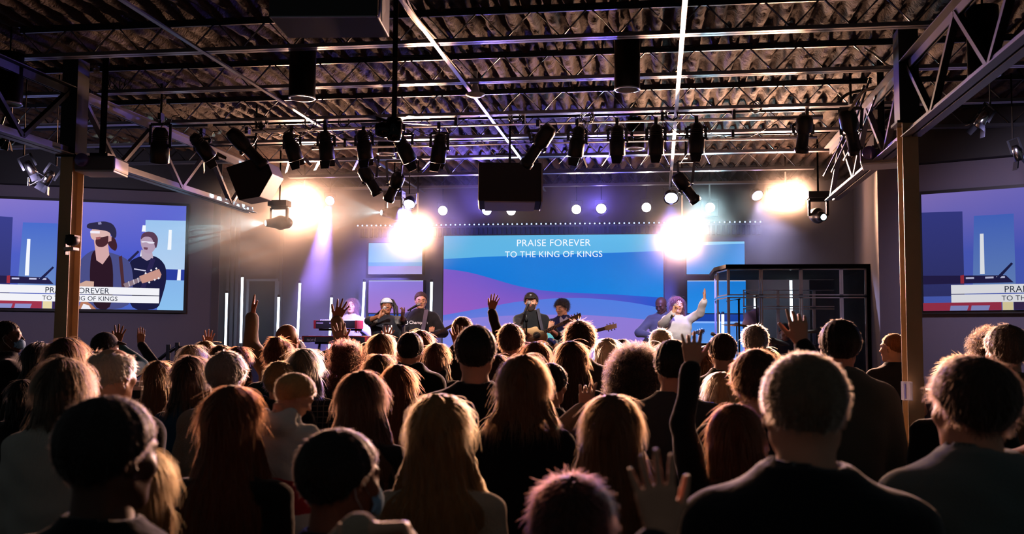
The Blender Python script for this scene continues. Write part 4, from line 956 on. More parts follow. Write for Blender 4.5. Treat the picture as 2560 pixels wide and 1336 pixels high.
def body_mesh(g, arms, hyaw, hpitch, hroll, mouth, fine=False, fat=1.0, sit=False):
    J = joints(g, arms); parts = []
    s = SDF((-.62, -.5, 0), (.62, .75, 1.60), .028)
    P = [(z, (w - .012) * fat, (d - .012) * fat, y) for z, w, d, y in TORSO[g]]
    s.loft(P, .02); nr = .06 if g == 'm' else .05
    s.ell((0, -.005, .88), (.155 * fat, .11 * fat, .12), .03)
    for q in (-1, 1):
        if sit:
            s.cone((q * .09, 0, .88), (q * .15, .42, .88), .085, .06, .03); s.cone((q * .15, .42, .88), (q * .15, .44, .46), .056, .038, .02); s.cone((q * .15, .42, .43), (q * .16, .57, .425), .036, .03, .02); continue
        s.cone((q * .09, 0, .86), (q * .1, .015, .47), .082 * fat, .055, .03); s.cone((q * .1, .015, .47), (q * .1, -.01, .09), .054, .038, .02); s.cone((q * .1, -.03, .035), (q * .115, .13, .03), .036, .03, .02)
    parts.append(s.mesh())
    lo, hi = np.array((-.2, -.15, 1.33)), np.array((.2, .15, 1.58)); s = SDF(lo, hi, .012)
    s.loft([p for p in P if p[0] > 1.3], .02); s.cone((0, -.012, 1.40), (0, -.006, 1.565), nr + .008, nr - .002, .035); parts.append(s.mesh())
    hd, hq = head_mesh(g, mouth, .006 if fine else .009)
    R = rotm(hpitch, hroll, hyaw); piv = np.array((0, -.02, -.12)); hv = (hd - piv) @ R.T + piv + np.array((0, .008, HC)); parts.append((hv, hq))
    for side, S, E, W, a in J:
        lo, hi = np.minimum(np.minimum(S, E), W) - .1, np.maximum(np.maximum(S, E), W) + .1
        s = SDF(lo, hi, .011); aw = (.048 if g == 'm' else .042) * (1 + (fat - 1) * .6); s.cone(S, E, aw, aw * .82, .01); s.cone(E, W, aw * .86, .026, .012); parts.append(s.mesh())
        u = (W - E) / np.linalg.norm(W - E)
        if a is None: parts.append(place_hand('relaxed', W, u, (-side, .3, 0), side > 0))
        else: parts.append(place_hand(a.get('pose', 'open'), W, a.get('f', u), a.get('n', (0, 1, 0)), side > 0, a.get('sc', 1.0)))
    return join(*parts), R, piv
def garment_mesh(g, arms, kind, e, fat=1.0, h=.0125, hem=.80, seed=0):
    J = joints(g, arms); allp = np.array([q for j in J for q in j[1:4]])
    lo = np.minimum(allp.min(0), (-.26, -.2, hem)) - .09; hi = np.maximum(allp.max(0), (.26, .2, 1.56)) + .09; lo[2] = hem - .04
    s = SDF(lo, hi, h); P = [(z + (e if z > 1.3 else 0), (w + e) * fat, (d + e) * fat, y) for z, w, d, y in TORSO[g]]; P = [p for p in P if p[0] >= hem - .05]
    s.loft(P, .02)
    aw = (.050 if g == 'm' else .044) * (1 + (fat - 1) * .6)
    for side, S, E, W, a in J:
        sl = {'tee': (1.0, -.45), 'elbow': (1.0, .12)}.get(kind, (1.0, .93)) if kind != 'bare' else (.15, -1)
        s.cone(S, E, aw + .006 + e * .9, aw - .006 + e * .8, .03)
        if sl[1] > 0: Wc = E + (W - E) * sl[1]; s.cone(E, Wc, aw - .005 + e * .8, .030 + e * .9, .02)
        if kind == 'tee':                                   # open the sleeve above the elbow
            Em = S + (E - S) * .62; u = (E - S) / np.linalg.norm(E - S)
            ii, X, Y, Z = s.sl(np.minimum(Em, E) - .1, np.maximum(Em, E) + .1)
            m = (X - Em[0]) * u[0] + (Y - Em[1]) * u[1] + (Z - Em[2]) * u[2]; r = np.sqrt((X - E[0]) ** 2 + (Y - E[1]) ** 2 + (Z - E[2]) ** 2)
            outer = (np.abs(X) > (.13 if g == 'f' else .15)) | (Z > 1.42) ; s.d[ii] = np.where((m > 0) & outer & (np.abs(X) * 1.0 > SHX[g] - .0), np.maximum(s.d[ii], m), s.d[ii])
    if kind == 'hoodie':
        s.ell((0, -.085, 1.465), (.115, .06, .07), .03); s.cone((-.075, .0, 1.49), (.075, -.06, 1.52), .035, .035, .03); s.cone((.075, .0, 1.49), (-.075, -.06, 1.52), .035, .035, .03)
    elif kind in ('collar', 'jacket'):
        s.cone((0, -.014, 1.45), (0, -.008, 1.54), .088, .068 if g == 'm' else .062, .03)
    nb = .066 if g == 'm' else .056
    s.cone((0, -.01, 1.515), (0, .0, 1.64), nb + .002, nb + .02, .006, sub=True)
    rs = np.random.default_rng(seed + 11); a, b, c, d_ = rs.uniform(9, 19, 4); ph = rs.uniform(0, 6, 4)
    amp = {'tee': .0035, 'knit': .003}.get(kind, .0055)
    s.warp(lambda X, Y, Z: amp * np.sin(a * X + ph[0] + 2.2 * np.sin(7 * Z + ph[1])) * np.sin(b * Z + ph[2] + 1.6 * np.sin(c * X + 5 * Y)) + amp * .4 * np.sin(3.1 * a * Z + 9 * X + 2 * np.sin(14 * X + ph[3])))
    return s.mesh()
def trousers_mesh(g, fat=1.0, sit=False):
    key = ('trousers', g, fat, sit)
    if key not in CACHE:
        s = SDF((-.3, -.25, .03), (.3, .62, 1.06), .02); s.loft([(.98, .16 * fat, .115 * fat), (.9, .172 * fat, .125 * fat), (.8, .175 * fat, .125 * fat)], .02)
        for q in (-1, 1):
            if sit: s.cone((q * .09, 0, .88), (q * .15, .42, .88), .1, .075, .03); s.cone((q * .15, .42, .88), (q * .15, .44, .48), .07, .055, .02); continue
            s.cone((q * .088, 0, .84), (q * .102, .015, .47), .093 * fat, .07, .02); s.cone((q * .102, .015, .47), (q * .104, -.01, .07), .07, .055, .02)
        CACHE[key] = quad_mesh('trousers', *s.mesh(), None); CACHE[key].materials.append(mat('dark_trousers', '#12141a', .9))
    return CACHE[key]
def shoes_mesh():
    if 'shoes' not in CACHE:
        s = SDF((-.22, -.14, -.01), (.22, .24, .16), .012)
        for q in (-1, 1): s.cone((q * .1, -.035, .045), (q * .118, .14, .035), .045, .04, .02); s.cone((q * .1, -.03, .06), (q * .1, -.02, .12), .045, .045, .02)
        s.cut((0, 0, 1), .002); CACHE['shoes'] = quad_mesh('shoes', *s.mesh(), None); CACHE['shoes'].materials.append(mat('dark_shoes', '#15161a', .6))
    return CACHE['shoes']

# ------------------------------------------------------------------ hair
def hair_shell(style, W=1.0, L=.35, seed=0):
    key = ('shell', style, W, L, seed)
    if key in CACHE: return CACHE[key]
    r = np.random.default_rng(seed); ph = r.uniform(0, 6, 4)
    long_ = style in ('long', 'wavy', 'bob', 'pony', 'locs')
    t = {'buzz': .002, 'fringe': .004, 'short': .012, 'side': .016, 'tousled': .024, 'curly': .03, 'afro': .07, 'grey': .01, 'capped': .004}.get(style, .014)
    h = .0085 if style != 'afro' else .012
    lo = (-.22, -.24, -.12 - (L if long_ else (.25 if style in ('curly',) else .08))); hi = (.22, .17, .22)
    s = SDF(lo, hi, h)
    s.ell((0, -.018, .034), (.083 + t * .9, .101 + t, .091 + t), .01)
    if style == 'afro':
        s.ell((0, -.04, .02), (.155 * W, .13, .135), .03); s.ell((0, -.06, -.08), (.165 * W, .12, .14), .05); s.ell((0, -.07, -.17), (.13 * W, .09, .08), .05)
    if style == 'bun':
        s.ell((0, -.075, .105), (.052, .045, .045), .012)
    if style == 'curly':
        for i in range(40):
            a = r.uniform(0, 2 * PI); z = r.uniform(-.2, .12); rad = .085 + .02 * (z < 0); s.ell((rad * math.cos(a) * W, -.03 - abs(.09 * math.sin(a)), z), (.028,) * 3, .02)
    if long_:
        wb = [.088, .095, .092, .098, .11 * W, .125 * W, .12 * W, .09 * W]; zb = [.05, -.03, -.1, -.16, -.22, -.22 - (L - .2) * .45 if L > .25 else -.25, -.12 - L + .06, -.12 - L + .01]
        db = [.10, .09, .075, .06, .045, .04, .035, .02]; yb = [-.018, -.03, -.045, -.065, -.09, -.105, -.108, -.108]
        if L < .2 and style != 'bob':
            zb = [.05, -.03, -.08] + list(np.linspace(-.12, -.11 - L, 5)); wb = [.09, .098, .104, .108 * W, .114 * W, .122 * W, .126 * W, .11 * W]; db = [.1, .092, .085, .08, .074, .068, .062, .045]; yb = [-.018, -.028, -.036, -.045, -.052, -.06, -.066, -.07]
        if style == 'bob': zb = [.05, -.02, -.07, -.10, -.13, -.15, -.17, -.19]; wb = [.09, .10, .108, .112 * W, .114 * W, .112 * W, .105 * W, .09 * W]; db = [.1, .095, .09, .085, .082, .08, .075, .06]; yb = [-.018, -.022, -.026, -.03, -.034, -.038, -.042, -.045]
        if style == 'pony': wb = [.085, .08, .045, .035, .035, .035, .03, .01]; yb = [-.018, -.05, -.1, -.12, -.125, -.125, -.12, -.12]; db = [.1, .06, .035, .03, .03, .03, .025, .01]
        s.loft(list(zip(zb, wb, db, yb)), .02, 2.1)
        s.ell((0, .105, -.055), (.062, .085, .13), .012, sub=True)
        if style in ('wavy', 'long', 'locs'):
            for q in (-1, 1): s.cone((q * .085, .0, -.06), (q * .11 * W, -.01, -.25), .022, .03, .03)
    else:
        off = {'buzz': .01, 'fringe': -.01, 'short': .004, 'side': .0, 'tousled': -.002, 'curly': -.06, 'afro': -.2, 'grey': .004, 'bun': -.004, 'capped': -.006}.get(style, .004)
        if style in ('curly', 'afro'): s.ell((0, .12, -.05), (.07, .1, .12), .012, sub=True)
        else: s.cut((0, -.62, .78), off)
        if style == 'fringe': s.ell((0, -.005, .12), (.07, .09, .075), .01, sub=True)
    f = 70 if long_ else 46
    amp = .0035 if long_ else .002
    if style in ('wavy', 'locs'): amp = .006
    s.warp(lambda X, Y, Z: amp * np.sin(f * np.arctan2(X, Y + .02 + 0 * Z) * .32 + ph[0] + 2.0 * np.sin(9 * Z + ph[1]) + 4 * np.abs(X) * 10) + .002 * np.sin(31 * X + ph[2] + 17 * Z) * np.sin(23 * Y + 12 * Z + ph[3]))
    if long_:                                               # ragged ends
        zend = -.12 - L + .02 if style != 'bob' else -.185
        X, Y, Z = s.ax[0][:, None, None], s.ax[1][None, :, None], s.ax[2][None, None, :]
        s.d = np.maximum(s.d, (zend + .03 + .02 * np.sin(55 * X + ph[0]) + .015 * np.sin(120 * X + ph[1])) - Z).astype(np.float32)
    V, Q = s.mesh(); CACHE[key] = (V, Q, vnormals(V, Q)); return CACHE[key]
def strand_curves(style, V, N, n, K, rad, seed):
    r = np.random.default_rng(seed); idx = r.integers(0, len(V), n); P = V[idx] - N[idx] * .004; nn = N[idx]; n3 = lambda a: a / np.maximum(np.linalg.norm(a, axis=1, keepdims=True), 1e-9)
    long_ = style in ('long', 'wavy', 'bob', 'pony', 'locs')
    jit = r.normal(0, 1, (n, 3)); u = r.random((n, 1)); pts = [P]
    if long_:
        down = np.stack([np.sign(P[:, 0]) * np.clip(nn[:, 2], 0, 1) * 1.1, -.35 * np.clip(nn[:, 2], 0, 1), -np.ones(n)], 1); L = (.07 + .05 * u)
        d = n3(down - nn * (down * nn).sum(1, keepdims=True)) ; d = n3(d + jit * .05)
        wav = .35 if style == 'wavy' else .1; ph = 30 * P[:, [2]] + 18 * P[:, [0]]
        fly = (r.random((n, 1)) < .07)
        for k in range(1, K):
            side = np.stack([np.cos(ph[:, 0] + k * 1.1), np.sin(ph[:, 0] * 1.3 + k), 0 * ph[:, 0]], 1)
            P = P + (d + side * wav + nn * np.where(fly, .22, .06 - .03 * k / K) + jit * np.where(fly, .12, .03)) * L / (K - 1); pts.append(P); d = n3(d * .8 + np.array([[0, 0, -.25]]))
    elif style in ('curly', 'afro', 'curlcrop'):
        R = .012 if style != 'curlcrop' else .005; L = (.035 + .02 * u) if style != 'curlcrop' else .014 + .01 * u; t1 = n3(np.cross(nn, jit)); t2 = np.cross(nn, t1); w = r.uniform(0, 6.28, (n, 1))
        for k in range(1, K):
            f = k / (K - 1); a = w + f * 7.5; pts.append(P + nn * L * f + (t1 * (np.cos(a) - np.cos(w)) + t2 * (np.sin(a) - np.sin(w))) * R)
    else:
        wh = np.array([[.0, -.07, .12]]); flow = P - wh; flow[:, 2] -= .05; d = n3(flow - nn * (flow * nn).sum(1, keepdims=True)); d = n3(d + jit * .18)
        lift = {'buzz': .9, 'fringe': .5, 'short': .2, 'side': .06, 'tousled': .4, 'grey': .45, 'bun': .1, 'capped': .3}.get(style, .4); L = {'buzz': .008, 'fringe': .02, 'short': .014, 'side': .03, 'tousled': .034, 'grey': .02, 'bun': .05, 'capped': .02}.get(style, .022) * (.7 + .6 * u)
        for k in range(1, K): P = P + (d + nn * lift + jit * .12) * L / (K - 1); d = n3(d + np.array([[0, 0, -.12]])); pts.append(P)
    A = np.stack(pts, 1).astype(np.float32)
    cu = bpy.data.hair_curves.new('hair_strands'); cu.add_curves([K] * n); cu.attributes['position'].data.foreach_set('vector', A.ravel())
    at = cu.attributes.get('radius') or cu.attributes.new('radius', 'FLOAT', 'POINT'); rr = np.tile(np.linspace(1, .25, K), n).astype(np.float32) * rad; at.data.foreach_set('value', rr); return cu
def hair_mats(col):
    k = 'hair_' + col
    if k in MATS: return MATS[k], MATS[k + 's']
    m = mat(k, col, .5, bump=.9, bscale=14, stretch=(14, 14, 1.2), var=.4, vscale=9, spec=.3)
    h = bpy.data.materials.new(k + '_strand'); h.use_nodes = True; nt = h.node_tree; nt.nodes.remove(nt.nodes['Principled BSDF'])
    b = nt.nodes.new('ShaderNodeBsdfHairPrincipled'); b.parametrization = 'COLOR'; c = lin(col); b.inputs['Color'].default_value = tuple(min(1, v * .95 + .004) for v in c[:3]) + (1,)
    b.inputs['Roughness'].default_value = .35; b.inputs['Radial Roughness'].default_value = .45
    nt.links.new(b.outputs[0], nt.nodes['Material Output'].inputs[0]); MATS[k + 's'] = h; return m, h
def set_mat(o, m):
    if len(o.data.materials) == 0: o.data.materials.append(None)
    o.material_slots[0].link = 'OBJECT'; o.material_slots[0].material = m
def add_hair(person, style, col, R, piv, near, W=1.0, L=.35, seed=0):
    V, Q, N = hair_shell(style, W, L, seed); key = ('shellmesh', style, W, L, seed)
    if key not in CACHE: CACHE[key] = quad_mesh('hair', V, Q, None)
    m, hm = hair_mats(col)
    o = link('hair', CACHE[key], person); set_mat(o, m)
    M = Matrix.Translation(Vector(piv) + Vector((0, .008, HC))) @ Matrix(R.tolist()).to_4x4() @ Matrix.Translation(-Vector(piv)); o.matrix_local = M
    n, K, rad = {0: (700, 4, .0018), 1: (2200, 5, .0010), 2: (6500, 7, .0006)}[near]
    if style in ('buzz', 'fringe'): n = int(n * 1.6)
    if style == 'afro': n = int(n * 1.8)
    key = ('strands', style, W, L, seed, near)
    if key not in CACHE: CACHE[key] = strand_curves(style, V, N, n, K, rad, seed + 5)
    c = link('hair_strands', CACHE[key], o); set_mat(c, hm); return o

SKIN = {'light': '#c99478', 'tan': '#a8704e', 'dark': '#4a2a1c', 'brown': '#7a4a32'}
def skin_mat(k): return mat('skin_' + k, SKIN[k], .5, bump=.08, bscale=300, var=.08, vscale=30, spec=.4)
def cloth_mat(col, kind='cloth'):
    if kind == 'plaid': return plaid_mat()
    return mat('cloth_%s_%s' % (kind, col.strip('#')), col, .92, bump={'knit': .9, 'fleece': .6, 'cloth': .3, 'pleat': .5}[kind], bscale={'knit': 160, 'fleece': 320, 'cloth': 30, 'pleat': 40}[kind], sheen=.35, spec=.2, stretch=(6, 6, .5) if kind == 'pleat' else None)
def plaid_mat():
    if 'plaid' in MATS: return MATS['plaid']
    m = mat('plaid', '#14171c', .9, sheen=.3); nt = m.node_tree; b = nt.nodes['Principled BSDF']; tc = nt.nodes.new('ShaderNodeTexCoord'); last = None
    for ax in ('X', 'Z'):
        w = nt.nodes.new('ShaderNodeTexWave'); w.bands_direction = ax; w.inputs['Scale'].default_value = 9; nt.links.new(tc.outputs['Object'], w.inputs[0])
        r = nt.nodes.new('ShaderNodeMapRange'); r.inputs[1].default_value = .9; r.inputs[2].default_value = .97; nt.links.new(w.outputs['Fac'], r.inputs[0])
        if last is None: last = r.outputs[0]
        else: q = nt.nodes.new('ShaderNodeMath'); q.operation = 'MAXIMUM'; nt.links.new(last, q.inputs[0]); nt.links.new(r.outputs[0], q.inputs[1]); last = q.outputs[0]
    mx = nt.nodes.new('ShaderNodeMix'); mx.data_type = 'RGBA'; mx.inputs[6].default_value = lin('#14171c'); mx.inputs[7].default_value = lin('#6c665c'); nt.links.new(last, mx.inputs[0]); nt.links.new(mx.outputs[2], b.inputs['Base Color']); return m

def person(label, px, py, D, g='f', hair=('long', '#3a2416'), top=('long', '#14161a'), skin='light', face=0, look=(0, 0, 0), arms=None, near=0, W=1.0, L=.35, hs=0, fat=1.0, H=None, mouth=0, e=.014, cloth='cloth', group=None, origin=None, extra=None, fine=False, base=0.0, hem=.8, trouser=None, sit=False):
    """px, py, D: where the top of the head shows and how far away it stands; arms: wrist targets as (px, py, depth) or local points"""
    P = atD(px, py, D) if origin is None else Vector(origin)
    th = {'short': .02, 'tousled': .045, 'curly': .035, 'afro': .085, 'side': .022, 'buzz': .008, None: 0, 'bun': .02, 'capped': .03}.get(hair[0] if hair else None, .018)
    Hh = (P.z - base - th) if H is None else H
    s = Hh / 1.75; loc = Vector((P.x, P.y, base)); th_ = math.radians(face); Rz_ = np.array(Matrix.Rotation(-th_, 3, 'Z'))
    A = {}
    for k, a in (arms or {}).items():
        a = dict(a)
        if 'wp' in a: w = atD(*a['wp']); v = Rz_ @ np.array(w - loc) / s; a['w'] = tuple(v)
        for q in ('f', 'n'):
            if q in a and a.get('world', True): a[q] = tuple(Rz_ @ np.array(a[q], float))
        A[k] = a
    hy, hp, hr = look; key = ('body', g, hy, hp, hr, mouth, fine, fat, sit)
    if A or key not in CACHE:
        (V, Q), R, piv = body_mesh(g, A, hy, hp, hr, mouth, fine, fat, sit); me = quad_mesh('person', V, Q, None)
        if not A: CACHE[key] = (me, R, piv)
    else: me, R, piv = CACHE[key]
    o = link('person', me, None, loc, (0, 0, th_)); o.scale = (s, s, s); set_mat(o, skin_mat(skin)); tag(o, label, 'person', group)
    gk = ('garment', g, top[0], e, fat, hem); mk = None
    if A or gk not in CACHE:
        me = quad_mesh(top[0], *garment_mesh(g, A, top[0], e, fat, h=.0105 if (near == 2 or fine) else .0135, hem=hem, seed=hs), None)
        if not A: CACHE[gk] = me
    else: me = CACHE[gk]
    nm = {'tee': 't_shirt', 'hoodie': 'hoodie', 'collar': 'fleece_jacket', 'jacket': 'jacket', 'long': 'sweater', 'elbow': 'shirt'}.get(top[0], 'shirt')
    c = link(nm, me, o); set_mat(c, cloth_mat(top[1], cloth))
    c = link('trousers', trousers_mesh(g, 1.0, sit), o); set_mat(c, mat('trousers_' + (trouser or 'dark'), trouser or '#12141a', .9, bump=.2, bscale=40))
    link('shoes', shoes_mesh(), o, (0, .44, .39) if sit else (0, 0, 0))
    if hair and hair[0]: add_hair(o, hair[0], hair[1], R, piv, near, W, L, hs)
    o['_'] = 0; del o['_']
    HM = Matrix.Translation(Vector(piv) + Vector((0, .008, HC))) @ Matrix(R.tolist()).to_4x4() @ Matrix.Translation(-Vector(piv))
    for ex in (extra or []): ex(o, HM)
    return o
# accessories, all in head coordinates
def cap(col, brim=0.0, logo=False):
    def f(o, HM):
        k = ('cap', brim)
        if k not in CACHE:
            s = SDF((-.14, -.15, -.02), (.14, .22, .16), .008); s.ell((0, -.012, .036), (.088, .108, .098), 0); s.cut((0, -.12, 1), .028)
            V, Q = s.mesh(); b = SDF((-.12, .0, .0), (.12, .22, .09), .007); b.ell((0, .095, .05), (.072, .078, .010), 0, rotm(-14)); CACHE[k] = quad_mesh('cap', *join((V, Q), b.mesh()), None)
        c = link('cap', CACHE[k], o); c.matrix_local = HM; set_mat(c, mat('cap_' + col, col, .8, bump=.2))
        if logo:
            V, Q = SDF((-.03, .06, .05), (.03, .13, .12), .005).ell((0, .088, .088), (.018, .006, .014), 0, rotm(-30)).mesh(); q = link('cap_emblem', quad_mesh('cap_emblem', V, Q, mat('cap_emblem_grey', '#8a8c92')), c)
    return f
def glasses(o, HM):
    mb = MB()
    for q in (-1, 1):
        pts = [Vector((q * .031 + .018 * math.cos(a), .102 - .004 * abs(math.cos(a)), -.001 + .012 * math.sin(a))) for a in np.linspace(0, 2 * PI, 17)]; mb.tube(pts, .0013, 5)
        mb.tube([(q * .05, .10, .006), (q * .076, .06, .006), (q * .081, .0, .002)], .0014, 5)
    mb.tube([(-.012, .106, .004), (0, .109, .006), (.012, .106, .004)], .0016, 5)
    c = mb.build('glasses', mat('spectacle_frame', '#16161a', .3), o); c.matrix_local = HM
def mask(o, HM):
    s = SDF((-.1, -.02, -.14), (.1, .15, .02), .006); s.ell((0, .048, -.055), (.066, .07, .062), 0); s.ell((0, .035, -.055), (.064, .07, .09), .0, sub=True); s.cut((0, 1, 0), .012)
    V, Q = s.mesh(); c = link('face_mask', quad_mesh('face_mask', V, Q, mat('blue_face_mask', '#7fb2d8', .8)), o); c.matrix_local = HM
    for q in (-1, 1): MB().tube([(q * .062, .04, -.03), (q * .082, .0, .02), (q * .084, -.02, .0), (q * .08, -.012, -.03), (q * .06, .03, -.08)], .0016, 5).build('ear_loop', M_white, c)
def face_parts(hair_col, lips='#9a4a44', closed=False):
    def f(o, HM):
        mb = MB().use(mat('eye_white', '#d8d4d0', .3)); 
        if not closed:
            for q in (-1, 1): mb.lathe([(0, .003), (.0064, .001), (.0066, -.001)], (q * .031, .0885, -.001), (0, 1, 0), 12)
            mb.use(mat('dark_iris', '#1c120c', .2))
            for q in (-1, 1): mb.lathe([(0, .0048), (.0054, .0038), (.0056, .0015)], (q * .031, .0885, -.001), (0, 1, 0), 10)
        else:
            mb.use(mat('dark_iris', '#1c120c'))
            for q in (-1, 1): mb.tube([(q * .031 - .010, .088, .0), (q * .031, .0925, -.004), (q * .031 + .010, .088, .0)], .0014, 5)
        c = mb.build('eyes', None, o); c.matrix_local = HM
        mb = MB()
        for q in (-1, 1): mb.tube([(q * .018, .0925, .020), (q * .032, .0925, .025), (q * .047, .082, .020)], [.0032, .0036, .002], 6)
        c = mb.build('eyebrows', mat('brow_' + hair_col, hair_col, .8), o); c.matrix_local = HM
        V, Q = SDF((-.04, .06, -.09), (.04, .12, -.04), .004).ell((0, .090, -.057), (.021, .0095, .0052), .002).ell((0, .0885, -.0695), (.017, .009, .0058), .002).mesh(); c = link('lips', quad_mesh('lips', V, Q, mat('lips_' + lips, lips, .4)), o); c.matrix_local = HM
    return f
def beard(col, full=True):
    def f(o, HM):
        s = SDF((-.09, -.02, -.15), (.09, .13, -.0), .006); s.ell((0, .034, -.06), (.064, .066, .078), 0)
        for q in (-1, 1): s.cone((q * .062, .01, -.02), (q * .03, .06, -.1), .014, .02, .01)
        s.ell((0, .07, -.11), (.03, .028, .028), .02); s.cone((-.026, .088, -.05), (.026, .088, -.05), .007, .007, .008)
        s.ell((0, .105, -.062), (.018, .03, .0085), .002, sub=True); s.ell((0, .1, .0), (.052, .09, .046), .005, sub=True); s.cut((0, .75, -.66), .028)
        V, Q = s.mesh(); c = link('beard', quad_mesh('beard', V, Q, mat('beard_' + col, col, .8, bump=1, bscale=120)), o); c.matrix_local = HM
    return f
# ------------------------------------------------------------------ the congregation
UP = {'f': (0, 0.1, 1), 'n': (0, 1, 0.0)}
def up(x, y, d, pose='open', f=(0, 0.1, 1), n=(0, 1, 0), **k): return dict(wp=(x, y, d), pose=pose, f=f, n=n, **k)
BR, DK, AU, BL, GY, SB, LB = '#38200f', '#120c09', '#54260e', '#94683a', '#8c8176', '#5c3a1e', '#b8946a'
ppl = person
# nearest row
ppl('person with tightly curled black hair and black shirt at the lower left, looking right', 272, 985, 1.98, 'm', ('short', DK), ('tee', '#0b0c10'), 'dark', look=(-24, 0, 0), near=2, hs=1)
ppl('person whose long blonde hair shows behind the curled black head at the lower left', 352, 1118, 2.5, 'f', ('long', BL), ('long', '#101014'), near=2, L=.36, W=.8, hs=2)
ppl('woman with very long dark auburn hair and a dark top beside the fair haired toddler', 583, 965, 3.05, 'f', ('long', AU), ('long', '#141014'), near=2, W=1.25, L=.62, hs=3)
ppl('person with short dark curls and blue face mask, left of the wavy blonde hair', 845, 1065, 2.2, 'm', ('short', DK), ('tee', '#0c0c10'), 'brown', look=(-38, 0, 0), near=2, hs=4, extra=[mask])
ppl('woman with long wavy blonde hair and a cream top at the bottom centre', 1100, 985, 2.9, 'f', ('wavy', BL), ('long', '#b8a890'), near=2, W=1.35, L=.56, hs=5, cloth='knit')
ppl('woman with shoulder length light brown hair and a black top, middle of the crowd', 1310, 888, 3.95, 'f', ('long', SB), ('long', '#0c0d12'), near=2, W=1.25, L=.08, hs=6, fat=1.12)
ppl('woman with long straight light brown hair and dark green top, right of bottom centre', 1530, 985, 3.0, 'f', ('long', SB), ('long', '#16201e'), near=2, W=1.15, L=.62, hs=7, fat=1.1)
ppl('person with short thick reddish dark hair at the very bottom, a little right of centre', 1430, 1163, 2.15, 'f', ('tousled', '#2c1410'), ('long', '#101014'), near=2, hs=8)
ppl('man with cropped grey brown hair and dark jacket, largest head at the bottom right', 2010, 882, 2.02, 'm', ('buzz', '#6c5a48'), ('collar', '#0d1218'), near=2, hs=9, fat=1.15, e=.02)
ppl('man with swept dark wavy hair and a grey green fleece at the right edge', 2432, 888, 2.5, 'm', ('side', '#2a1c14'), ('collar', '#5a6866'), look=(22, 0, 0), face=8, near=2, hs=10, fat=1.12, e=.022, cloth='fleece')
ppl('person with orange brown bob raising a black jacket sleeve, beside the cropped grey head', 1838, 1010, 3.35, 'f', ('bob', AU), ('jacket', '#0e0f12'), near=2, hs=11, arms={'L': up(1728, 872, 3.6, 'half', pole=(-1, -.2, -.6))}, W=.9)
ppl('man with brown hair raising a hand with one finger up, by the drum booth', 1888, 873, 3.95, 'm', ('side', BR), ('jacket', '#0f1014'), near=2, hs=12, arms={'R': up(2003, 858, 4.15, 'point', f=(-.12, .1, 1), pole=(.8, -.1, -1))})
ppl('child with curly light hair in front of the olive jacket man', 1805, 930, 5.2, 'f', ('bob', LB), ('long', '#15161a'), near=1, hs=13, W=.95)
ppl('tall man with dark short hair and a grey green jacket left of the right column', 2098, 798, 4.9, 'm', ('short', DK), ('collar', '#4a544c'), near=1, hs=14, fat=1.12, e=.024, cloth='fleece')
ppl('man with cropped ginger hair and dark t-shirt standing at the right column', 2233, 835, 8.75, 'm', ('buzz', '#7a4a24'), ('tee', '#1c1f26'), look=(35, 0, 0), near=1, hs=15, face=15)
ppl('woman with a big black curly afro in the middle right of the crowd', 1590, 862, 5.4, 'f', ('afro', '#1c120c'), ('long', '#101014'), 'tan', near=1, hs=16, W=.95)
ppl('man in a grey t-shirt behind the raised black sleeve', 1682, 848, 4.8, 'm', ('short', DK), ('tee', '#3c4042'), near=1, hs=17, fat=1.05)
ppl('man with dark hair and black t-shirt in the centre, wide shoulders and large ears', 1190, 813, 4.6, 'm', ('short', DK), ('tee', '#0e0f13'), near=1, hs=18, fat=1.06)
ppl('woman with long dark brown hair left of the wavy blonde woman', 905, 928, 3.9, 'f', ('long', BR), ('long', '#101014'), near=2, W=1.25, L=.26, hs=19)
ppl('woman with long reddish brown hair behind the long dark brown hair, left of centre', 998, 912, 5.4, 'f', ('long', AU), ('long', '#121216'), near=1, W=.9, L=.34, hs=20)
ppl('woman with very long straight brown hair in front of the lilac guitar player', 1430, 853, 6.2, 'f', ('long', BR), ('long', '#14141a'), near=1, W=1.0, L=.3, hs=21)
ppl('young man with fluffy brown hair and a grey jacket in front of the lyrics screen', 1450, 798, 7.2, 'm', ('tousled', BR), ('jacket', '#4c4a44'), near=1, hs=22, fat=1.05)
ppl('woman with white blonde hair right of the fluffy haired young man', 1518, 846, 8.0, 'f', ('long', '#d8c8a4'), ('long', '#2a2622'), near=0, hs=23, L=.3)
ppl('person with short dark hair behind the left edge of the big afro', 1556, 847, 9.2, 'm', ('short', BR), ('tee', '#1c1c20'), hs=24)
ppl('woman with auburn hair in front of the acoustic guitar', 1340, 855, 7.0, 'f', ('long', AU), ('long', '#16161a'), near=1, hs=25, L=.3)
ppl('boy in a black hoodie left of the acoustic guitar player', 1278, 810, 7.6, 'm', ('side', BR), ('hoodie', '#0d0e12'), near=1, hs=26)
ppl('person with short dark hair and black jacket right of the shoulder length hair', 1378, 906, 5.4, 'f', ('short', DK), ('collar', '#0e0f13'), near=1, hs=27, look=(-20, 0, 0))
ppl('woman with brown hair half hidden behind the wide shouldered man in black', 1240, 886, 6.4, 'f', ('long', BR), ('long', '#14141a'), near=1, hs=28, L=.3)
ppl('man with cropped hair and raised hand at the left edge of the central screen', 1157, 793, 8.6, 'm', ('buzz', BR), ('jacket', '#1a1b20'), 'tan', near=1, hs=29, arms={'L': up(1145, 868, 8.3, 'spread', f=(-.15, 0, 1), pole=(-1, -.3, -1))})
ppl('person reaching one hand high at the central screen, hidden behind the man in black', 1198, 826, 10.0, 'm', ('short', BR), ('jacket', '#22201c'), 'tan', hs=30, arms={'R': up(1229, 776, 10.0, 'open', f=(.25, 0, 1), pole=(1, 0, -1))})
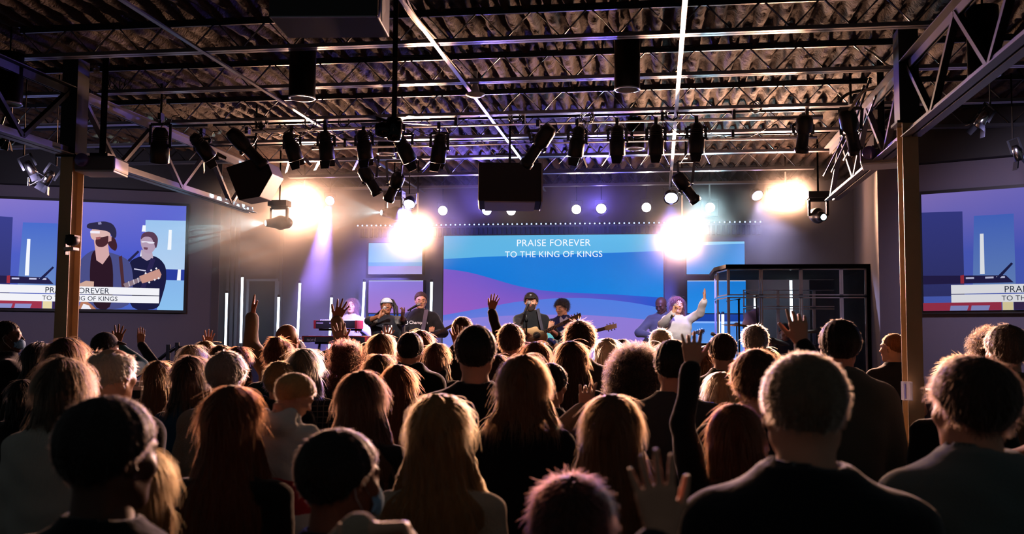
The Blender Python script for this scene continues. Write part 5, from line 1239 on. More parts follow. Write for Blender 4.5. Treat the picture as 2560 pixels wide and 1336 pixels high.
ppl('woman with dark brown hair left of the cropped man with the raised hand', 1092, 858, 8.0, 'f', ('long', BR), ('hoodie', '#131418'), near=1, hs=31, L=.25)
ppl('man with short dark hair and a black hooded jacket below the bass player', 1027, 830, 7.2, 'm', ('short', DK), ('hoodie', '#0f1013'), near=1, hs=32, fat=1.08, e=.024)
ppl('woman with long light brown hair below the singer in the headband', 955, 835, 7.5, 'f', ('long', SB), ('long', '#1c1a1c'), near=1, hs=33, L=.42, W=1.05)
ppl('woman with auburn hair just behind the black hooded jacket', 1053, 826, 8.6, 'f', ('long', AU), ('long', '#1c1a1c'), hs=34, L=.3)
ppl('person with a brown bob in front of the woman below the headband singer', 950, 886, 6.4, 'f', ('bob', BR), ('long', '#131318'), near=1, hs=35)
ppl('person with short dark hair between the curly hair and the long light brown hair', 917, 856, 9.0, 'm', ('short', BR), ('tee', '#1a1a1e'), hs=36, arms={'R': up(966, 858, 9.2, 'spread', f=(.2, 0, 1))})
ppl('woman with curly dark red hair and one hand raised, below the keyboards', 868, 858, 7.2, 'f', ('curly', '#4a2418'), ('long', '#121216'), near=1, hs=37, arms={'L': up(850, 858, 7.5, 'spread', f=(-.1, 0, 1), pole=(-1, 0, -1))})
ppl('bald man with glasses raising both arms, in a beige and black jacket', 722, 812, 8.0, 'm', None, ('jacket', '#8a7860'), 'tan', near=1, hs=38, look=(-12, 8, 0), e=.022, extra=[glasses], arms={'L': up(631, 790, 8.32, 'flat', f=(.02, .1, 1), n=(1, .3, 0), pole=(-.5, -.1, -1)), 'R': up(842, 800, 8.1, 'spread', f=(.35, .1, 1), n=(-.3, 1, 0), pole=(.6, 0, -1))})
ppl('woman with hair in a bun and teal top, before the bald man with raised arms', 698, 846, 6.8, 'f', ('bun', AU), ('long', '#123038'), near=1, hs=39, fat=1.1)
ppl('person with brown hair just right of the bun', 738, 846, 8.6, 'f', ('short', BR), ('long', '#1a1a1e'), hs=40)
ppl('woman with grey blonde bob and a plaid flannel shirt', 762, 873, 6.0, 'f', ('long', '#6e6450'), ('long', '#14171c'), near=1, hs=41, L=.06, W=1.0, cloth='plaid')
ppl('boy with short blond hair in front of the woman with the bun', 700, 903, 5.8, 'm', ('side', '#8a6c40'), ('hoodie', '#12141c'), near=1, hs=42)
ppl('woman with long wavy red hair right of the plaid shirt', 833, 885, 7.6, 'f', ('wavy', '#5a2a1c'), ('long', '#161418'), near=1, hs=43, L=.4)
ppl('man with combed grey hair and a beige sweater, left of centre', 568, 878, 4.9, 'm', ('side', '#7a7068'), ('long', '#8c7c68'), near=1, hs=44, fat=1.08, cloth='knit', look=(-10, 0, 0))
ppl('woman with dark brown bob and a blue sweater at the left', 482, 890, 5.2, 'f', ('long', '#2a1c14'), ('long', '#16405c'), near=1, hs=45, L=.07, W=1.0)
ppl('woman with long blonde hair below the stair rail', 482, 863, 7.4, 'f', ('long', LB), ('long', '#2a2622'), near=1, hs=46, L=.24)
ppl('blonde person below the small raised hand at the left of the glowing tubes', 516, 853, 8.8, 'f', ('bob', BL), ('long', '#2a2622'), hs=47, arms={'R': up(515, 856, 9.2, 'spread', f=(.1, 0, 1))})
ppl('person with brown hair directly below the leftmost glowing tube', 556, 863, 8.6, 'f', ('bob', BR), ('long', '#3a3430'), hs=48)
ppl('woman with reddish brown bob just right of the combed grey hair', 598, 867, 7.8, 'f', ('bob', AU), ('long', '#6a5a4c'), near=1, hs=49)
ppl('woman with long golden brown hair below the handrail beside the laptop table', 400, 903, 6.4, 'f', ('long', '#6a4426'), ('long', '#241c18'), near=1, hs=50, L=.24, W=1.05)
ppl('older man with thin grey hair and a dark shirt at the left', 283, 862, 4.2, 'm', ('fringe', '#a89c8c'), ('collar', '#14151a'), near=1, hs=51, look=(-16, 0, 0), fat=1.06)
ppl('woman with a dark blonde bob and a white pleated blouse at the left', 165, 895, 3.7, 'f', ('long', '#3a2a1c'), ('long', '#a8a49a'), near=2, hs=52, L=.06, W=1.0, fat=1.15, e=.03, cloth='pleat')
ppl('person with dark brown bob in front of the left column', 168, 846, 5.5, 'f', ('bob', BR), ('long', '#121216'), near=1, hs=53)
ppl('man in a dark cap and teal hoodie with his hand raised, below the left screen', 263, 826, 8.0, 'm', ('capped', DK), ('hoodie', '#2c6a7c'), 'tan', near=1, hs=54, look=(-30, 0, 0), extra=[cap('#1c1416')], arms={'R': up(293, 862, 8.2, 'spread', f=(.15, 0, 1), pole=(1, 0, -1))})
ppl('person in a black jacket with one hand raised straight up, below the left screen', 322, 884, 8.6, 'm', ('short', DK), ('jacket', '#15161a'), 'tan', hs=55, arms={'R': up(352, 862, 8.5, 'flat', f=(0, 0, 1), pole=(1, 0, -1))})
ppl('person with dark hair between the capped man and the older man, at the left', 247, 872, 6.6, 'f', ('tousled', BR), ('long', '#101014'), near=1, hs=56)
ppl('man in blue face mask and black jacket clapping at the left edge', 22, 803, 7.8, 'm', ('buzz', DK), ('jacket', '#0e1014'), 'dark', face=-52, look=(-14, 4, 0), near=1, hs=57, e=.022, extra=[mask], arms={'R': dict(w=(.06, .42, 1.30), pose='flat', f=(.2, .4, .9), n=(-1, 0, 0), world=False), 'L': dict(w=(-.06, .42, 1.30), pose='flat', f=(0.1, .4, .9), n=(1, 0, 0), world=False)})
ppl('person with dreadlocks tied back, face turned right, at the left of the column', 100, 857, 6.9, 'm', ('pony', DK), ('hoodie', '#26231f'), 'dark', near=1, hs=58, look=(-62, 0, 0), L=.2)
ppl('woman with light hair in front of the clapping man at the left edge', 62, 948, 6.2, 'f', ('bob', DK), ('long', '#101216'), hs=59)
ppl('man with short grey hair left of the raised finger', 1887, 812, 7.6, 'm', ('grey', '#6e6862'), ('long', '#1c1e24'), near=1, hs=60)
ppl('man with short brown hair and an olive jacket in front of the drum booth', 1806, 833, 6.9, 'm', ('short', BR), ('collar', '#4c5038'), near=1, hs=61, fat=1.05)
ppl('woman with straight brown hair between the raised arm and the olive jacket', 1753, 868, 8.2, 'f', ('bob', SB), ('long', '#2c2c34'), hs=62)
ppl('man with short pale grey hair below the woman singing with her arm up', 1652, 822, 8.6, 'm', ('grey', '#b4a488'), ('long', '#22242a'), near=1, hs=63)
ppl('blonde person just right of the grey haired man by the drum booth', 1912, 868, 8.0, 'f', ('bob', BL), ('long', '#22242a'), hs=64)
ppl('person with dark hair right behind the man in the grey t-shirt', 1668, 858, 7.0, 'f', ('bob', '#3c2818'), ('long', '#15161a'), hs=65)
ppl('man with thick grey brown hair and a tan jacket at the right edge', 2515, 812, 5.2, 'm', ('side', '#5c4a3c'), ('collar', '#5c4c34'), near=1, hs=66, fat=1.15, e=.022, look=(18, 0, 0), cloth='fleece')
ppl('person with curly hair and dark cap half hidden behind the tan jacket man', 2474, 828, 6.6, 'f', ('curly', '#4a3020'), ('long', '#15161a'), near=1, hs=67, W=.8, extra=[cap('#101216')], look=(20, 0, 0))
ppl('person whose light tuft of hair shows above the swept dark wavy hair at the right', 2400, 879, 4.6, 'm', ('tousled', '#8a5c34'), ('long', '#15161a'), near=1, hs=68)
ppl('person in a rust orange shirt cut off by the right edge of the picture', 2640, 935, 3.6, 'm', ('short', DK), ('long', '#8a4a2c'), near=1, hs=69, fat=1.1)
ppl('person with a fuzzy beige sleeve and one hand raised between the brown haired women', 1545, 1002, 4.3, 'f', ('short', BR), ('long', '#8c7a64'), near=1, hs=70, e=.03, cloth='knit', arms={'L': up(1462, 1030, 4.2, 'half', f=(.1, .1, 1), pole=(-1, 0, -1))})
ppl('child whose blurred hand is raised at the bottom right beside the dark jacket', 1760, 1385, 1.62, 'f', ('short', BR), ('long', '#20222a'), near=1, hs=71, arms={'L': up(1655, 1345, 1.5, 'open', f=(-.15, .1, 1))})
ppl('child in a beige sweater raising a bent arm at the bottom, left of centre', 640, 1420, 1.62, 'f', ('short', BR), ('long', '#b49c84'), near=1, hs=72, e=.02, cloth='knit', arms={'R': dict(wp=(905, 1330, 1.55), pose='grip', f=(1, .3, .1), n=(0, -.2, -1), pole=(0, 0, .2))})
# toddler held against the auburn haired woman
tod = ppl('fair haired toddler in a white hood looking down over a shoulder', 705, 962, 3.3, 'f', ('short', '#c8945c'), ('hoodie', '#c8ccc8'), look=(-50, -28, 0), near=2, hs=73, H=.98, base=0.0, origin=(0, 0, 0))
p = atD(708, 960, 3.25); tod.location = (p.x, p.y, p.z - .98 * .965); tod.scale = (.60, .60, .56)

g_ = SDF((-.22, -.18, .86), (.22, .18, 1.2), .012).loft([(1.17, .16, .11), (1.05, .165, .12), (.9, .175, .125)], .02); link('red_romper', quad_mesh('red_romper', *g_.mesh(), mat('red_romper_cloth', '#b01c30', .85, bump=.3)), tod)
# ------------------------------------------------------------------ the band on the stage
def locp(x, y, d): return dict(wp=(x, y, d))
def guitar(label, c, neck, kind, parent_loc=None, body_col='#d8b080', scale=1.0, cat='guitar'):
    """c: centre of the body; neck: direction of the neck in world space; front faces the audience"""
    n = Vector((0, -1, 0)); u = Vector(neck).normalized(); n = (n - u * n.dot(u)).normalized(); v = n.cross(u)
    R = Matrix((u, v, n)).transposed().to_4x4(); o = empty(label[0], (0, 0, 0), label=label[1], cat=cat); o.matrix_world = Matrix.Translation(c) @ R
    def smooth(P, k=5):
        P = np.array(P, float)
        for _ in range(k and 3): Q = np.empty((len(P) * 2, 2)); Q[0::2] = .75 * P + .25 * np.roll(P, -1, 0); Q[1::2] = .25 * P + .75 * np.roll(P, -1, 0); P = Q
        return [tuple(q * scale) for q in P]
    if kind == 'acoustic':
        out = smooth([(-.25, .1), (-.25, -.1), (-.17, -.2), (-.05, -.18), (.03, -.135), (.12, -.145), (.2, -.12), (.225, -.03), (.2, .02), (.13, .06), (.14, .13), (.03, .14), (-.05, .175), (-.17, .2)]); th = .10; L0, L1 = .2, .62
    elif kind == 'electric':
        out = smooth([(-.2, .08), (-.2, -.09), (-.12, -.165), (-.02, -.13), (.06, -.125), (.17, -.17), (.2, -.13), (.12, -.05), (.11, .05), (.17, .10), (.15, .15), (.06, .115), (-.02, .115), (-.12, .165)]); th = .045; L0, L1 = .1, .68
    else:
        out = smooth([(-.22, .06), (-.22, -.08), (-.13, -.16), (-.02, -.12), (.08, -.12), (.2, -.17), (.22, -.12), (.13, -.05), (.12, .05), (.2, .12), (.17, .15), (.06, .11), (-.02, .115), (-.13, .155)]); th = .042; L0, L1 = .1, .84
    MB().prism(out, (0, 0, -th * scale), (1, 0, 0), (0, 1, 0), (0, 0, 1), th * scale).build('guitar_body', mat('guitar_' + kind + body_col, body_col, .25, var=.12, vscale=5, spec=.6), o, bevel=.006)
    s = scale; wood = mat('rosewood', '#4a3226', .5)
    MB().box(((L0 + L1) / 2 * s, 0, .004), ((L1 - L0) * s, .05 * s, .014)).build('neck', wood, o)
    fm = MB()
    for k in range(14): fm.box(((L0 + .02 + (L1 - L0) * (1 - .94 ** (k * 1.4))) * s, 0, .0125), (.003, .048 * s, .003))
    fm.build('frets', M_chrome, o)
    hs = MB().prism([((L1) * s, -.025 * s), ((L1 + .03) * s, -.036 * s), ((L1 + .17) * s, -.032 * s), ((L1 + .18) * s, .03 * s), ((L1 + .03) * s, .036 * s), (L1 * s, .025 * s)], (0, 0, -.01), (1, 0, 0), (0, 1, 0), (0, 0, 1), .014).build('headstock', mat('headstock_' + kind, '#d8a878' if kind == 'acoustic' else ('#e0c890' if kind == 'electric' else '#1a1512'), .35), o)
    for k in range(3):
        for q in (-1, 1): MB().tube([((L1 + .045 + k * .045) * s, q * .03 * s, 0), ((L1 + .045 + k * .045) * s, q * .055 * s, 0)], [.004, .009], 8).build('tuning_peg', M_chrome, o)
    sm = MB()
    for k in range(6 if kind != 'bass' else 4): yy = (-.018 + k * (.0072 if kind != 'bass' else .012)) * s; sm.tube([(-.13 * s, yy, .016), ((L1 + .02) * s, yy * .9, .016)], .0008, 4, False)
    sm.build('strings', M_chrome, o)
    if kind == 'acoustic':
        MB().lathe([(0, .001), (.048 * s, .001)], (.075 * s, 0, 0), (0, 0, 1), 28).build('sound_hole', M_black, o); MB().lathe([(.05 * s, .0015), (.058 * s, .0015)], (.075 * s, 0, 0), (0, 0, 1), 28).build('rosette', wood, o)
        MB().box((-.13 * s, 0, .005), (.03 * s, .13 * s, .01)).build('bridge', wood, o); MB().prism([(.0, -.02), (.03, -.06), (.1, -.08), (.07, -.04), (.04, -.035)], (0, 0, 0), (s, 0, 0), (0, s, 0), (0, 0, 1), .003).build('pickguard', mat('pickguard_brown', '#5a2c1c', .3), o)
    else:
        MB().prism([(-.1, .02), (-.04, -.1), (.08, -.1), (.1, -.03), (.05, .05)], (0, 0, 0), (s, 0, 0), (0, s, 0), (0, 0, 1), .004).build('pickguard', mat('pickguard_' + kind, '#b8c4cc' if kind == 'electric' else '#1c1a1c', .3), o)
        for k in range(2 + (kind == 'electric')): MB().box(((-.06 + k * .055) * s, 0, .006), (.016 * s, .075 * s, .012)).build('pickup', M_black, o)
        MB().box((-.13 * s, 0, .006), (.03 * s, .08 * s, .012)).build('bridge', M_chrome, o)
    return o
def strap(label, pts, col, w=.05):
    P = [Vector(p) for p in pts]; mb = MB(); n = Vector((0, -1, 0))
    for i in range(len(P) - 1): mb.bar(P[i], P[i + 1], w, .006, n)
    return tag(mb.build('guitar_strap', mat('strap_' + col, col, .6)), label, 'guitar strap')
def microphone(head, handle, label, stand=None, stlabel=None, group=None):
    h, q = Vector(head), Vector(handle); u = (q - h).normalized()
    o = empty('microphone', h, label=label, cat='microphone', group=group)
    MB().lathe([(0, -.03), (.018, -.026), (.026, -.008), (.025, .012), (.018, .022)], (0, 0, 0), u, 16).build('grille', mat('mic_grille', '#9a9aa0', .35, .8, bump=.6, bscale=600), o)
    MB().lathe([(.019, .018), (.0185, .05), (.013, .17), (.012, .18), (0, .18)], (0, 0, 0), u, 16).build('handle', M_blackmetal, o)
    if stand:
        e, b = Vector(stand[0]), Vector(stand[1]); s = empty('microphone_stand', (e.x, e.y, STZ), label=stlabel, cat='microphone stand')
        MB().tube([(0, 0, .02), (0, 0, e.z - STZ)], .012, 8).build('pole', M_black, s); MB().tube([(0, 0, e.z - STZ), b - Vector((e.x, e.y, STZ))], .009, 8).build('boom', M_black, s)
        MB().tube([(0, 0, e.z - STZ - .03), (0, 0, e.z - STZ + .03)], .02, 10).build('clutch', M_blackmetal, s)
        MB().lathe([(0, .025), (.1, .02), (.13, 0), (0, 0)], n=20).build('base', M_black, s)
    return o
S14 = 13.9
# leader with the acoustic guitar
ld = person('bearded man in a black cap and glasses playing the acoustic guitar at centre stage', 1328, 731, S14, 'm', ('side', '#1c120c'), ('elbow', '#15181c'), 'light', face=186, look=(-4, 6, 0), base=STZ, fine=True, near=1, hs=101, W=.8, mouth=.006, e=.016, trouser='#16181e',
            arms={'R': dict(wp=(1308, 834, 13.36), pose='grip', f=(.8, .1, -.5), n=(0, 1, 0), pole=(0.8, -.1, -1)), 'L': dict(wp=(1374, 824, 13.6), pose='fret', f=(.3, .2, 1), n=(-.3, 1, 0), pole=(-0.8, .2, -1))},
            extra=[cap('#101114', logo=True), glasses, face_parts('#1c120c'), beard('#24150e')])
c = atD(1330, 845, 13.52); nd = (atD(1424, 799, 13.45) - atD(1330, 843, 13.5))
guitar(('acoustic_guitar', 'blond acoustic guitar held by the bearded man in the cap'), c, nd, 'acoustic', scale=.92)
strap('dark strap of the acoustic guitar across the bearded man', [atD(1345, 772, 13.74), atD(1350, 800, 13.68), atD(1356, 826, 13.6)], '#16142c', .04)
m0 = atD(1322, 757, 13.45)
microphone(m0, m0 + Vector((-.05, -.02, -.12)), 'microphone at the mouth of the bearded man in the cap', (atD(1316, 800, 13.3), m0 + Vector((-.03, -.02, -.1))), 'black microphone stand in front of the bearded man in the cap')
# electric guitarist
person('young man with dark tousled hair in a navy jacket playing a pale blue electric guitar', 1408, 743, 14.7, 'm', ('tousled', '#140e0c'), ('jacket', '#141c4c'), 'light', face=176, look=(-28, -10, 0), base=STZ, fine=True, near=1, hs=102, e=.02, trouser='#1a2048',
       arms={'R': dict(wp=(1385, 858, 14.35), pose='relaxed', f=(.3, .1, -1), n=(0, 1, 0), pole=(1, .2, -.3)), 'L': dict(wp=(1440, 836, 14.4), pose='fret', f=(0, .2, 1), n=(0, 1, 0), pole=(-1, 0, -1))}, extra=[face_parts('#140e0c')])
t_ = MB(); 
t_.prism([(-.045, .0), (.045, 0), (.06, .24), (.045, .27), (.0, .22), (-.045, .27), (-.06, .24)], atD(1409, 838, 14.54), (1, 0, 0), (0, 0, 1), (0, 1, 0), .02); tag(t_.build('undershirt', mat('lilac_undershirt', '#b8b0d0', .8)), 'pale undershirt front showing in the open navy jacket', 'shirt')
guitar(('electric_guitar', 'pale blue electric guitar held low by the man in the navy jacket'), atD(1397, 851, 14.36), atD(1470, 832, 14.3) - atD(1395, 851, 14.36), 'electric', body_col='#5ab4c4')
# bass player in the sweatshirt
bp = person('man with glasses and short hair in a black sweatshirt playing bass behind the headband singer', 1052, 729, 14.8, 'm', ('short', '#3a2418'), ('long', '#17181e'), 'light', face=184, look=(12, 0, 0), base=STZ, fine=True, near=1, hs=103, e=.022, fat=1.08, trouser='#181c28', mouth=.004,
            arms={'R': dict(wp=(1038, 850, 14.5), pose='relaxed', f=(.6, .1, -1), n=(0, 1, 0), pole=(1, .1, -.6)), 'L': dict(wp=(1077, 838, 14.45), pose='fret', f=(.1, .2, 1), n=(-.3, 1, 0), pole=(-1, 0, -1))}, extra=[glasses, face_parts('#3a2418')])
guitar(('bass_guitar', 'dark bass guitar with its headstock pointing at the central screen edge'), atD(1040, 862, 14.42), atD(1118, 817, 14.4) - atD(1040, 858, 14.42), 'bass', body_col='#20181c', scale=.8, cat='bass guitar')
strap('violet grey strap over the black sweatshirt', [atD(1066, 775, 14.62), atD(1062, 800, 14.56), atD(1056, 832, 14.5)], '#3c3454', .06)
g_ = [c for c in bp.children if c.name.startswith('sweater')][0]
wt = words('Champion', g_, 0, 1.315, .27, mat('sweatshirt_print', '#e8e6f0', .7), y=.155, name='lettering', rot=(PI / 2, 0, PI)); 
MB().lathe([(.022, 0), (.03, 0)], (.18, .148, 1.315), (0, 1, 0), 20).build('printed_emblem', mat('sweatshirt_print', '#e8e6f0'), g_)
m1 = atD(1046, 762, 14.45)
microphone(m1, m1 + Vector((-.12, -.02, -.07)), 'microphone on a boom at the mouth of the man in the black sweatshirt', (atD(1012, 803, 14.4), m1 + Vector((-.1, 0, -.06))), 'boom microphone stand between the headband singer and the bass player')
# singer with headband
sg = person('woman singing with a patterned headband and black top with blue shoulders, eyes closed', 967, 741, S14, 'f', ('capped', '#120c0a'), ('elbow', '#14151d'), 'brown', face=200, look=(4, 8, 0), base=STZ, fine=True, near=1, hs=104, fat=1.22, mouth=.006, e=.02, hem=.86, trouser='#20407c',
            arms={'R': dict(wp=(950, 790, 13.42), pose='grip', f=(.5, .3, .9), n=(.5, -.2, .4), pole=(1.5, -.2, -.5)), 'L': dict(wp=(1006, 795, 13.4), pose='half', f=(.1, .1, 1), n=(-.9, .3, 0), pole=(-1.4, -.2, -.7))}, extra=[face_parts('#120c0a', '#7a3c38', True)])
HMs = Matrix.Translation((0, .008, HC)); 
V, Q = SDF((-.11, -.13, .0), (.11, .12, .14), .007).ell((0, -.012, .04), (.086, .106, .094), 0).mesh()
s_ = SDF((-.11, -.14, .0), (.11, .13, .15), .007); s_.ell((0, -.012, .036), (.088, .106, .096), 0); s_.cut((0, -.1, 1), .045); s_.cut((0, .5, -1), -.105); hb_ = link('headband', quad_mesh('headband', *s_.mesh(), mat('patterned_headband', '#9aa4b8', .8, var=.5, vscale=40)), sg); hb_.matrix_local = HMs
for k in range(9):
    r_ = np.random.default_rng(k); a = math.radians(150 + k * 28); x0 = -.03 - .06 * r_.random(); z0 = .1
    MB().tube([(x0 * .5, -.06, .12), (x0 - .03, -.09 - .01 * k % 3, .1 - .02 * k % .05), (x0 - .06 - .004 * k, -.09, .0), (x0 - .06 - .006 * k, -.08 + .005 * k, -.10 - .02 * (k % 3))], .0085, 7).build('loc_of_hair', mat('dark_locs', '#140e10', .8), sg).matrix_local = HMs
V, Q = SDF((-.09, -.17, -.02), (.09, -.0, .15), .009).ell((0, -.09, .075), (.06, .06, .055), .01).mesh(); link('hair_knot', quad_mesh('hair_knot', V, Q, mat('dark_locs', '#140e10')), sg).matrix_local = HMs
gg = [c for c in sg.children if c.name.startswith('shirt')][0]
MB().box((-.0, .168, 1.29), (.135, .012, .14)).build('printed_patch', mat('white_print', '#d4d4d8', .8), gg)
for i, t in enumerate(('GOD', 'IS', 'DOPE')): words(t, gg, .012, 1.335 - i * .045, (.07, .03, .1)[i], mat('dark_print', '#22222c', .8), y=.1755, rot=(PI / 2, 0, PI), height=.032)
for q in (-1, 1):
    V, Q = SDF((q * .2 - .14, -.14, 1.25), (q * .2 + .14, .14, 1.55), .011).ell((q * .19, -.0, 1.395), (.085, .085, .075), .02).mesh(); link('shoulder_panel', quad_mesh('shoulder_panel', V, Q, mat('blue_shoulder', '#1c1f8c', .8)), gg)
m2 = atD(961, 771, 13.5)
microphone(m2, m2 + Vector((-.08, .02, -.06)), 'microphone held by the singer in the headband')
# keyboard player
person('keyboard player in a pale top behind two stacked red keyboards', 879, 745, 15.1, 'm', ('bob', '#6a4a4c'), ('long', '#a4a0b8'), 'light', face=172, look=(10, 12, 0), base=STZ, fine=True, near=1, hs=105, e=.02, mouth=.005,
       arms={'R': dict(wp=(862, 822, 14.75), pose='relaxed', f=(0, -1, -.2), n=(0, 0, -1)), 'L': dict(wp=(900, 822, 14.75), pose='relaxed', f=(0, -1, -.2), n=(0, 0, -1))}, extra=[face_parts('#6a4a4c')])
def keyboard(x0, x1, y, d, label, hh, name_, red_top, word=None):
    a, b = atD(x0, y, d), atD(x1, y, d); w = b.x - a.x; o = empty('keyboard', ((a.x + b.x) / 2, a.y, a.z), label=label, cat='keyboard', group='stage keyboards')
    MB().box((0, 0, 0), (w - .05, .3, hh)).build('body', mat('keyboard_dark', '#1a1824', .4), o, bevel=.005)
    red = mat('keyboard_red', '#b0242c', .4)
    for q in (-1, 1): MB().box((q * (w / 2 - .015), 0, 0), (.03, .31, hh + .01)).build('end_cheek', red, o)
    if red_top: MB().box((0, -.0, hh / 2 + .005), (w, .31, .012)).build('red_top', red, o)
    kb = MB()
    n = int(w / .03)
    for k in range(n): kb.box((-w / 2 + .04 + k * (w - .08) / (n - 1), .1, hh / 2 + .012), ((w - .1) / n * .86, .12, .012))
    kk = kb.build('keys', mat('ivory_keys', '#d8d4cc', .35), o)
    if word: words(word, o, -w / 2 + .14, 0, .13, mat('keyboard_print', '#e8e4ee', .6), y=-.153)
    else:
        for x in (-w * .36, -w * .06, w * .12): MB().box((x, -.152, .02), (.1, .004, .012)).build('printed_line', mat('keyboard_print', '#e8e4ee', .6), o)
    return o
keyboard(793, 905, 812, 14.5, 'upper dark keyboard with red ends', .11, '', False)
keyboard(764, 932, 849, 14.35, 'lower red piano keyboard below the dark one', .075, '', True, 'nord')
a = atD(848, 849, 14.4); st_ = empty('keyboard_stand', (a.x, a.y, STZ), label='black two tier stand carrying both keyboards', cat='stand')
for q in (-1, 1):
    MB().bar((q * .38, -.1, 0), (q * .30, .05, 1.08), .03, .03).build('upright', M_blackmetal, st_)
MB().bar((-.36, 0, .0 + a.z - STZ - .055), (.36, 0, a.z - STZ - .055), .03, .03).build('lower_bar', M_blackmetal, st_); b = atD(848, 812, 14.5)
MB().bar((-.32, .05, b.z - STZ - .075), (.32, .05, b.z - STZ - .075), .03, .03).build('upper_bar', M_blackmetal, st_)
# bassist and singer on the right
person('bald man in a grey shirt looking down over a bass, left of the singing woman', 1657, 741, 15.1, 'm', None, ('long', '#3c3f4a'), 'dark', face=178, look=(-22, -24, 0), base=STZ, fine=True, near=1, hs=106, e=.018, trouser='#14161c',
       arms={'R': dict(wp=(1632, 842, 14.8), pose='relaxed', f=(.2, .1, -1), n=(0, 1, 0), pole=(1, .1, -.5)), 'L': dict(wp=(1700, 830, 14.8), pose='fret', f=(0, .2, 1), n=(0, 1, 0))}, extra=[face_parts('#120c0a', '#3c2018', True)])
guitar(('bass_guitar', 'black bass guitar held by the bald man in the grey shirt'), atD(1634, 858, 14.72), Vector((1, 0, .25)), 'bass', body_col='#16161c', scale=.75, cat='bass guitar')
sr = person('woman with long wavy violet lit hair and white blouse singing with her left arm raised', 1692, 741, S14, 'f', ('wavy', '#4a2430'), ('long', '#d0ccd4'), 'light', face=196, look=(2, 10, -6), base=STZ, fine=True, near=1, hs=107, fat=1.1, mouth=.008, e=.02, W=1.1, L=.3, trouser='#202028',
            arms={'R': dict(wp=(1683, 783, 13.45), pose='grip', f=(.3, .2, 1), n=(.6, -.2, .4), pole=(1, .2, -.9)), 'L': dict(wp=(1761, 752, 13.5), pose='flat', f=(.05, .05, 1), n=(-1, .3, 0), pole=(-1, 0, -1))}, extra=[face_parts('#3a2018', '#a04848', True)])
m3 = atD(1688, 765, 13.5)
microphone(m3, m3 + Vector((-.04, -.06, -.12)), 'microphone held by the singer in the white blouse')
c = atD(1759, 764, 13.5); MB().tube([c, c + Vector((.012, 0, .09))], .036, 12).build('tattoo_band', mat('tattoo_ink', '#2a3038', .7), None); t_ = bpy.data.objects['tattoo_band']; bpy.data.objects.remove(t_)
# drummer inside the booth
person('drummer in a dark t-shirt seated behind the clear drum booth', 1962, 805, 15.0, 'm', ('short', DK), ('tee', '#14151a'), 'tan', face=170, look=(10, -20, 0), base=.2, fine=True, near=0, hs=108, sit=True,
       arms={'R': dict(wp=(1930, 862, 14.5), pose='grip', f=(-.3, -1, .3), n=(0, 0, -1)), 'L': dict(wp=(1990, 862, 14.5), pose='grip', f=(.3, -1, .3), n=(0, 0, -1))})

# ------------------------------------------------------------------ drum booth and kit
D0, D1 = 12.95, 15.3
AP = plastic_glass('clear_booth_acrylic', '#b8c8e0', .035); AE = plastic_glass('acrylic_edge_painted_light', '#f2f4ff', .85)  # edges coloured near white to paint in the light that acrylic edges carry
ba = atD(1820, 673, D0); zt_ = ba.z; yF = ba.y; xs_ = [atY(x, 700, yF).x for x in (1820, 1902, 2002, 2103, 2166)]; zm = atY(1900, 741, yF).z
yR = 15.55; bo = empty('drum_booth', (xs_[2], yF, STZ), label='clear acrylic drum booth with a black lid at stage right', cat='drum booth')
O = Vector((xs_[2], yF, STZ))
def panel(p, q, z0, z1, th=.008):
    p, q = Vector(p), Vector(q); d = (q - p); L = d.length; d.normalize(); n = Vector((-d.y, d.x, 0))
    MB().prism([(0.012, 0), (L - .012, 0), (L - .012, z1 - z0), (0.012, z1 - z0)], p + Vector((0, 0, z0)) - O, d, Vector((0, 0, 1)), n, th).build('acrylic_panel', AP, bo)
    mb = MB(); a = p + Vector((0, 0, z0)) - O
    for t in (.012, L - .012): mb.box(a + d * t + Vector((0, 0, (z1 - z0) / 2)), (.022, .02, z1 - z0))
    for z in (.008, z1 - z0 - .008): mb.bar(a + Vector((0, 0, z)), a + d * L + Vector((0, 0, z)), .02, .016)
    mb.build('panel_edge', AE, bo)
for k in range(4):
    panel((xs_[k], yF, 0), (xs_[k + 1], yF, 0), STZ, zm - .01); panel((xs_[k], yF, 0), (xs_[k + 1], yF, 0), zm + .01, zt_)
xl2 = xs_[0] - .1
panel((xl2, yF + .55, 0), (xs_[0], yF, 0), STZ, zm - .01); panel((xl2, yF + .55, 0), (xs_[0], yF, 0), zm + .01, zt_)
panel((xl2, yF + 1.15, 0), (xl2, yF + .56, 0), STZ, zm - .01); panel((xl2, yF + 1.15, 0), (xl2, yF + .56, 0), zm + .01, zt_)
xr = [atY(x, 700, yR).x for x in (1857, 1944, 2034, 2120)]
for k in range(3): panel((xr[k], yR, 0), (xr[k + 1], yR, 0), STZ, zm - .08); panel((xr[k], yR, 0), (xr[k + 1], yR, 0), zm - .06, zt_ - .15)
MB().prism([(xl2 - .05, yF + 1.7), (xl2 - .05, yF + .5), (xs_[0] - .03, yF - .06), (xs_[4] + .06, yF - .06), (xs_[4] + .2, yR + .05), (xl2, yR + .05)], Vector((0, 0, zt_ + .005)) - O, (1, 0, 0), (0, 1, 0), (0, 0, 1), .05).build('lid', mat('black_acoustic_lid', '#050508', .9, bump=.4, bscale=20, spec=.1), bo)
MB().box(Vector((xs_[4] + .03, (yF + yR) / 2, (STZ + zt_) / 2)) - O, (.06, yR - yF, zt_ - STZ)).build('side_baffle', mat('black_acoustic_lid', '#0c0d14'), bo)
MB().box(Vector((xs_[3] + .34, yR + .1, (STZ + zt_) / 2)) - O, (.75, .06, zt_ - STZ)).build('rear_baffle', mat('dark_blue_drape', '#0c121c', .9), bo)
